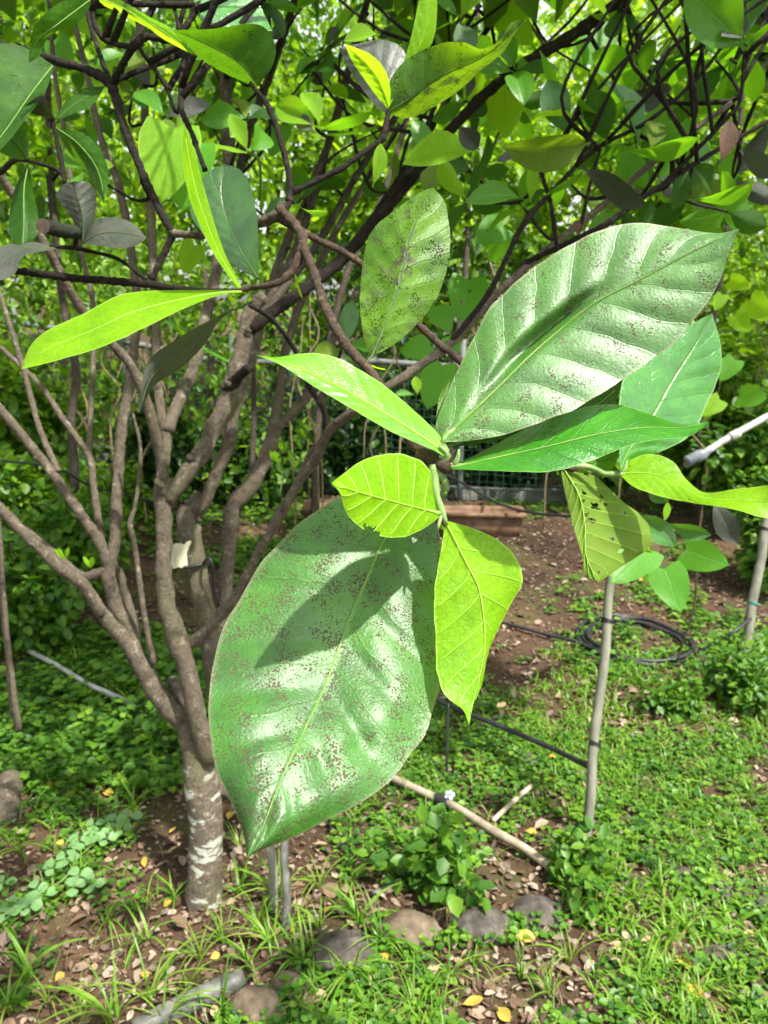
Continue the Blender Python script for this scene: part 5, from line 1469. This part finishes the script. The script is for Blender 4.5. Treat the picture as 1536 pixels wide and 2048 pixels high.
# ================================================================ fallen leaves, one by one
YL = [unit_leaf('fallen_leaf', 'yellow', .45, .15, -.12, .3), unit_leaf('fallen_leaf', 'yellow', .55, .25, .1, -.3)]
TL = [unit_leaf('fallen_leaf', 'tan', .45, .3, -.15, .3), unit_leaf('fallen_leaf', 'tan', .5, .35, .2, -.4)]
FL = [('y', 155, 1562, 34, .8), ('y', 200, 1535, 28, .2), ('y', 118, 1700, 26, 1.2), ('y', 290, 1735, 26, 2), ('y', 270, 1660, 18, 1.5), ('t', 640, 1702, 36, -.4), ('y', 1045, 1886, 52, .05), ('y', 1100, 1519, 24, -.3), ('y', 1060, 1673, 26, -.2),
      ('y', 586, 1996, 28, .5), ('y', 770, 1925, 30, 1.8), ('y', 120, 1966, 24, .9), ('y', 290, 1960, 24, -.5), ('y', 1365, 1936, 48, -.8), ('y', 1385, 1994, 46, -1.1), ('y', 944, 2018, 44, .1), ('y', 1004, 2040, 46, -.9), ('y', 792, 2040, 42, -.4),
      ('t', 624, 2014, 62, .1), ('t', 726, 1972, 60, -.7), ('t', 1440, 1800, 30, 1.4), ('t', 1494, 1884, 32, .2), ('t', 705, 1925, 40, 1.2), ('y', 345, 1670, 18, .6), ('t', 190, 1945, 34, -1.0), ('y', 215, 1592, 26, -.2), ('y', 95, 1580, 28, .1), ('y', 140, 1598, 26, .15),
      ('y', 335, 1820, 22, 1), ('y', 460, 1640, 24, 1.5), ('t', 345, 1712, 24, .4), ('t', 1330, 1505, 36, .1), ('t', 1270, 1480, 30, .5), ('t', 1000, 1420, 26, .3), ('y', 1168, 1485, 20, .6), ('t', 1180, 1445, 18, 1), ('t', 1115, 1400, 16, .4), ('y', 1282, 1165, 14, .2), ('y', 1273, 1290, 12, .2),
      ('t', 1130, 1170, 16, .2), ('y', 655, 1830, 22, .3), ('t', 1420, 1660, 24, .4), ('y', 1320, 1745, 18, .9), ('t', 1260, 2020, 34, .8), ('t', 1230, 1905, 34, -.4), ('t', 1290, 1890, 30, .4), ('y', 1475, 1960, 26, 1.2), ('t', 860, 1960, 36, .5), ('t', 560, 2040, 36, .9), ('y', 585, 1870, 20, .8),
      ('t', 55, 1930, 34, .3), ('t', 430, 2040, 30, 2.0), ('y', 430, 1925, 22, .4)]
for kind_, px, py, ln, a in FL:
    g = G(px, py, .006)
    L_ = ln * dep(g) / FPX * 1.0
    d_ = Vector((math.cos(a), math.sin(a) * 1.4, rnd.uniform(0, .2))).normalized()
    me = rnd.choice(YL if kind_ == 'y' else TL)
    o = place(None, me, g - d_ * L_ / 2 + Vector((0, 0, .006)), g + d_ * L_ / 2 + Vector((0, 0, .01)), rnd.uniform(-.4, .4), rnd.uniform(.9, 1.2), name='fallen_leaf', nrm=Vector((0, -.25, 1)))
    tag(o, ('%s fallen yellow leaf ' if kind_ == 'y' else '%s dry tan fallen leaf ') % ('large' if ln > 40 else 'small' if ln < 25 else 'medium-sized') + where(px, py), 'leaf', 'fallen yellow leaves' if kind_ == 'y' else 'fallen tan leaves')

# ================================================================ ground litter, ground cover, grass
def dens(x, y):
    return noise.noise(Vector((x * 1.6, y * 1.6, 8.3))) + .5 * noise.noise(Vector((x * 5, y * 5, 2.3)))


def px_of(p):
    q = p - CP
    d = q.dot(FW)
    return 768 + q.dot(RT) / d * FPX, 1024 - q.dot(UP) / d * FPX


def green_amount(x, y):
    """how green the ground is, by place: bare soil left front, litter path centre back, sunny grass right"""
    v = dens(x, y)
    if y < 1.75: v += .16
    if x < -.1 and y < 2.2: v -= .15 + .3 * min(1, max(0, (-.1 - x) * 1.5)) * (1 if 1.0 < y else .6)
    if .1 < x < 1.6 and 2.6 < y < 4.6:
        v -= .5 * max(0, 1 - abs(x - .75 - (y - 2.6) * .0) / .75)
    if x > .9 and y < 2.6: v += .8 * dens(x * 1.9 + 4, y * 1.9) - .02
    if x < -.6 and y > 2.3: v += .22
    if -.4 < x < 1.1 and 1.75 < y < 2.5: v += .35
    if x > .15 and y < 1.8: v -= .24
    return v


def scatter(n, x0, x1, y0, y1, fn):
    out = []
    tries = 0
    while len(out) < n and tries < n * 12:
        tries += 1
        y = y0 + (y1 - y0) * rnd.random() ** 1.3
        hw = (y + 1.0) * .62
        x = rnd.uniform(max(x0, -hw), min(x1, hw))
        if fn(x, y): out.append((x, y, hz(x, y)))
    return np.array(out)


# litter
pts = scatter(30000, -5, 5, .7, 6.0, lambda x, y: rnd.random() < .75 - green_amount(x, y) * .45)
n = len(pts)
pts[:, 2] += rng.uniform(.001, .012, n)
A = unit(n) * np.array([1, 1, .22])
L = rng.uniform(.008, .03, n) * np.where(rng.random(n) < .12, 1.9, 1)
V, F, rv = leaf_cloud(pts, A, unit(n) * .45 + np.array([0, 0, 1]), L, L * rng.uniform(.3, .75, n), fold=.35)
tag(link('leaf_litter', mesh_np('leaf_litter', V, F, M['litter'], rv=rv)), 'brown leaf litter covering the soil', 'litter', kind='stuff')

STONE_AT = [G(s[0] + dx, s[1] + s[3] * .5 + dy) for s in ST for dx, dy in ((-s[2] * .45, 0), (-s[2] * .15, 8), (s[2] * .2, 6), (s[2] * .5, -4), (rnd.uniform(-.5, .5) * s[2], 4))]
# small ground cover plants: each a sprig of 4-9 leaflets
def sprigs(pts, size, nl, hgt):
    Cc, A, Nn, Ls, RV = [], [], [], [], []
    for x, y, z in pts:
        k_ = rnd.randint(*nl)
        h = rnd.uniform(*hgt)
        rv0 = rnd.random()
        a0 = rnd.random() * 6
        for i in range(k_):
            a = a0 + i * 2.39
            r_ = rnd.uniform(.1, 1) * size * .9
            Cc.append((x + math.cos(a) * r_, y + math.sin(a) * r_, z + h * rnd.uniform(.25, 1)))
            A.append((math.cos(a), math.sin(a), rnd.uniform(-.15, .45)))
            Nn.append((rnd.uniform(-.3, .3), rnd.uniform(-.4, .2), 1))
            Ls.append(size * rnd.uniform(.6, 1.25))
            RV.append(min(1, max(0, rv0 + rnd.uniform(-.2, .2))))
    Ls = np.array(Ls)
    return leaf_cloud(np.array(Cc), np.array(A), np.array(Nn), Ls, Ls * rng.uniform(.5, .95, len(Ls)), fold=.2, rv=np.array(RV))


p1 = scatter(6500, -5, 5, .75, 3.4, lambda x, y: green_amount(x, y) > rnd.uniform(-.25, .35))
p1 = np.vstack([p1, np.array([list(q + Vector((rnd.gauss(0, .012), rnd.gauss(0, .01), 0))) for q in STONE_AT for _ in range(3)])])
p2 = scatter(5200, -6, 6, 2.8, 7.5, lambda x, y: green_amount(x, y) > rnd.uniform(-.1, .45))
p3 = scatter(1500, -5, -.5, 2.2, 5.5, lambda x, y: green_amount(x, y) > rnd.uniform(-.1, .6))
for nm, pp_, sz, nl, hg, lab in (('ground_cover', p1, .02, (4, 8), (.008, .045), 'small-leaved green weeds covering the near ground'), ('ground_cover', p2, .03, (4, 8), (.01, .06), 'small-leaved green weeds covering the ground by the fence'),
                                 ('ground_cover', p3, .035, (6, 10), (.02, .11), 'taller leafy weeds on the bank behind the low spreading limbs')):
    V, F, rv = sprigs(pp_, sz, nl, hg)
    tag(link(nm, mesh_np(nm, V, F, M['cover'], rv=rv)), lab, 'weeds', kind='stuff')


# grass blades
def blades(specs, seg=4):
    """specs: (base, dir xy, length, width, bend, rv)"""
    n = len(specs)
    B = np.array([s[0] for s in specs]); Dx = np.array([s[1] for s in specs])
    Ln = np.array([s[2] for s in specs]); Wd = np.array([s[3] for s in specs]); Bd = np.array([s[4] for s in specs])
    side = np.stack([-Dx[:, 1], Dx[:, 0], np.zeros(n)], 1)
    hd = np.stack([Dx[:, 0], Dx[:, 1], np.zeros(n)], 1)
    rows = []
    for i in range(seg + 1):
        t = i / seg
        ang_ = .15 + Bd * t
        p = B + hd * (Ln * t * np.sin(ang_ * .8))[:, None] + np.array([0, 0, 1]) * (Ln * t * np.cos(ang_ * .8))[:, None]
        wv = Wd * (1 - t ** 2.2) * (.6 + .4 * min(1, t * 4)) * .5 + .0002
        rows.append(np.stack([p - side * wv[:, None], p + side * wv[:, None]], 1))
    V = np.stack(rows, 1).reshape(-1, 3)
    per = (seg + 1) * 2
    b = np.arange(n)[:, None] * per
    F = np.concatenate([b + np.array([[i * 2, i * 2 + 1, i * 2 + 3, i * 2 + 2]]) for i in range(seg)], 0)
    return V, F, np.repeat(np.array([s[5] for s in specs]), per)


def blade_specs(pts, hl, wd, k):
    out = []
    for x, y, z in pts:
        for _ in range(rnd.randint(*k)):
            a = rnd.random() * 6.28
            out.append(((x + rnd.gauss(0, .008), y + rnd.gauss(0, .008), z - .002), (math.cos(a), math.sin(a)), rnd.uniform(*hl), rnd.uniform(*wd), rnd.uniform(.4, 2.0), rnd.random()))
    return out


gp_ = scatter(2600, -5, 5, .75, 3.2, lambda x, y: green_amount(x, y) > rnd.uniform(-.2, .5) and (x < .2 or x > .5 or rnd.random() < .5))
V, F, rv = blades(blade_specs(gp_, (.03, .085), (.0025, .005), (3, 6)))
tag(link('grass', mesh_np('grass', V, F, M['grass'], rv=rv)), 'short green grass scattered over the near ground', 'grass', kind='stuff')
gp_ = scatter(1300, .45, 3, 1.3, 3.2, lambda x, y: dens(x * 1.3, y * 1.3) > rnd.uniform(-.15, .35))
V, F, rv = blades(blade_specs(gp_, (.03, .07), (.005, .009), (3, 5)))
tag(link('grass', mesh_np('grass', V, F, M['grass'], rv=rv)), 'broad-bladed lawn grass in the sunny patch past the grey stake', 'grass', kind='stuff')
gp_ = scatter(500, -5, 5, .75, 4.5, lambda x, y: True)
V, F, rv = blades(blade_specs(gp_, (.03, .1), (.001, .0022), (1, 2)))
tag(link('dry_stems', mesh_np('dry_stems', V, F, M['grassdry'], rv=rv)), 'thin dry stems lying among the weeds', 'stems', kind='stuff')

# tufts of long grass, one by one
TUFT = []
for v_i in range(3):
    sp = []
    for _ in range(13):
        a = rnd.random() * 6.28
        sp.append(((rnd.gauss(0, .006), rnd.gauss(0, .006), -.004), (math.cos(a), math.sin(a)), rnd.uniform(.09, .2), rnd.uniform(.004, .0075), rnd.uniform(.3, 2.1), rnd.random()))
    V, F, rv = blades(sp, 6)
    TUFT.append(mesh_np('grass_tuft', V, F, M['grass'], rv=rv, smooth=True))
TP = [(100, 2010), (165, 2040), (60, 1960), (230, 2045), (215, 1850), (290, 1890), (400, 1920), (450, 1890), (500, 1935), (545, 1900), (590, 1860), (600, 1930), (640, 1860), (680, 1830), (720, 1850), (560, 1800), (480, 1790), (350, 1800), (300, 2000),
      (380, 1985), (440, 2030), (330, 2050), (700, 1960), (760, 1900), (640, 1780), (700, 1770), (860, 1990), (900, 1960), (830, 2030), (1150, 1760), (1180, 1720), (1230, 1740), (1320, 1780), (1140, 1930), (1190, 1960), (1290, 1950), (1400, 2010), (950, 1930),
      (270, 1620), (230, 1690), (40, 1710), (300, 1560), (220, 1400), (290, 1340), (150, 1330), (480, 1700), (1460, 1700), (1500, 1600), (1420, 1560), (1100, 2000), (1040, 1960), (800, 1690), (760, 1620), (850, 1700), (20, 2030), (520, 1850), (620, 1900)]
for i, (px, py) in enumerate(TP):
    o = link('grass_tuft', TUFT[i % 3], None, G(px, py))
    o.rotation_euler = (0, 0, rnd.random() * 6.28)
    s_ = rnd.uniform(.6, 1.15) * (.75 if px > 850 else 1.0)
    o.scale = (s_, s_, s_)
    tag(o, ('%s of long bright green grass ' % ('tall tuft' if s_ > .85 else 'smaller tuft')) + where(px, py), 'grass tuft', 'tufts of long grass')

# pale sprawling creeper at the lower left: runners with paired leaflets
cr = empty('creeper', G(130, 1790), 'pale grey-green sprawling creeper with paired leaflets on bare soil', 'creeper')
run = [G(x, y, .03) for x, y in ((0, 1870), (70, 1815), (130, 1780), (160, 1735), (205, 1695), (260, 1660))]
link('runner', tube_mesh('runner', run, [.0018] * 6, M['shoot'], n=24, k=5), cr)
PLM = []
for wf_ in (.75, .85):
    q_ = unit_leaf('leaflet', 'heart', wf_, .12, .1)
    a_ = q_.attributes.new('rnd', 'FLOAT', 'POINT')
    a_.data.foreach_set('value', np.full(len(q_.vertices), rnd.random(), dtype=np.float32))
    q_.materials.clear()
    q_.materials.append(M['pale'])
    PLM.append(q_)
for (x, y) in [(15, 1850), (40, 1832), (75, 1800), (90, 1815), (110, 1760), (150, 1800), (160, 1775), (185, 1790), (135, 1740), (150, 1720), (160, 1705), (185, 1700), (200, 1690), (215, 1700), (230, 1665), (245, 1680), (260, 1655), (190, 1670), (60, 1840), (10, 1790)]:
    c = G(x, y, .035)
    for i in range(3):
        a = rnd.random() * .8 + i * 2.1
        d_ = Vector((math.cos(a), math.sin(a), .1)).normalized()
        place(cr, rnd.choice(PLM), c, c + d_ * rnd.uniform(.03, .042), rnd.uniform(-.3, .3), 1.0, name='leaflet', nrm=Vector((0, -.3, 1)))

# bare stems and log end at the left edge
for pts, lab in (([(43, 1500), (30, 1400), (12, 1250), (2, 1100), (-10, 950)], 'thin brown dead stem standing on the bank beside a cut log'), ([(30, 1490), (20, 1350), (4, 1200), (-8, 1050), (-20, 950)], 'thinner dead stem leaning just behind the other brown stem')):
    g = G(*pts[0])
    d = dep(g)
    o = link('dead_stem', tube_mesh('dead_stem', [g - Vector((0, 0, .03))] + [P(x, y, d) for x, y in pts[1:]], [.013, .011, .009, .008, .007], M['bark'], n=30, k=8, knob=.3))
    tag(o, lab, 'stem', 'dead stems on the bank')
g = G(12, 1640)
d = dep(g)
o = link('log', tube_mesh('log', [g - Vector((0, 0, .05)), P(14, 1600, d + .03), P(20, 1555, d + .1)], [.045, .04, .035], M['bark'], n=14, k=14, knob=.2))
tag(o, 'short pale-brown cut log standing out of the soil under the dead stems', 'log')
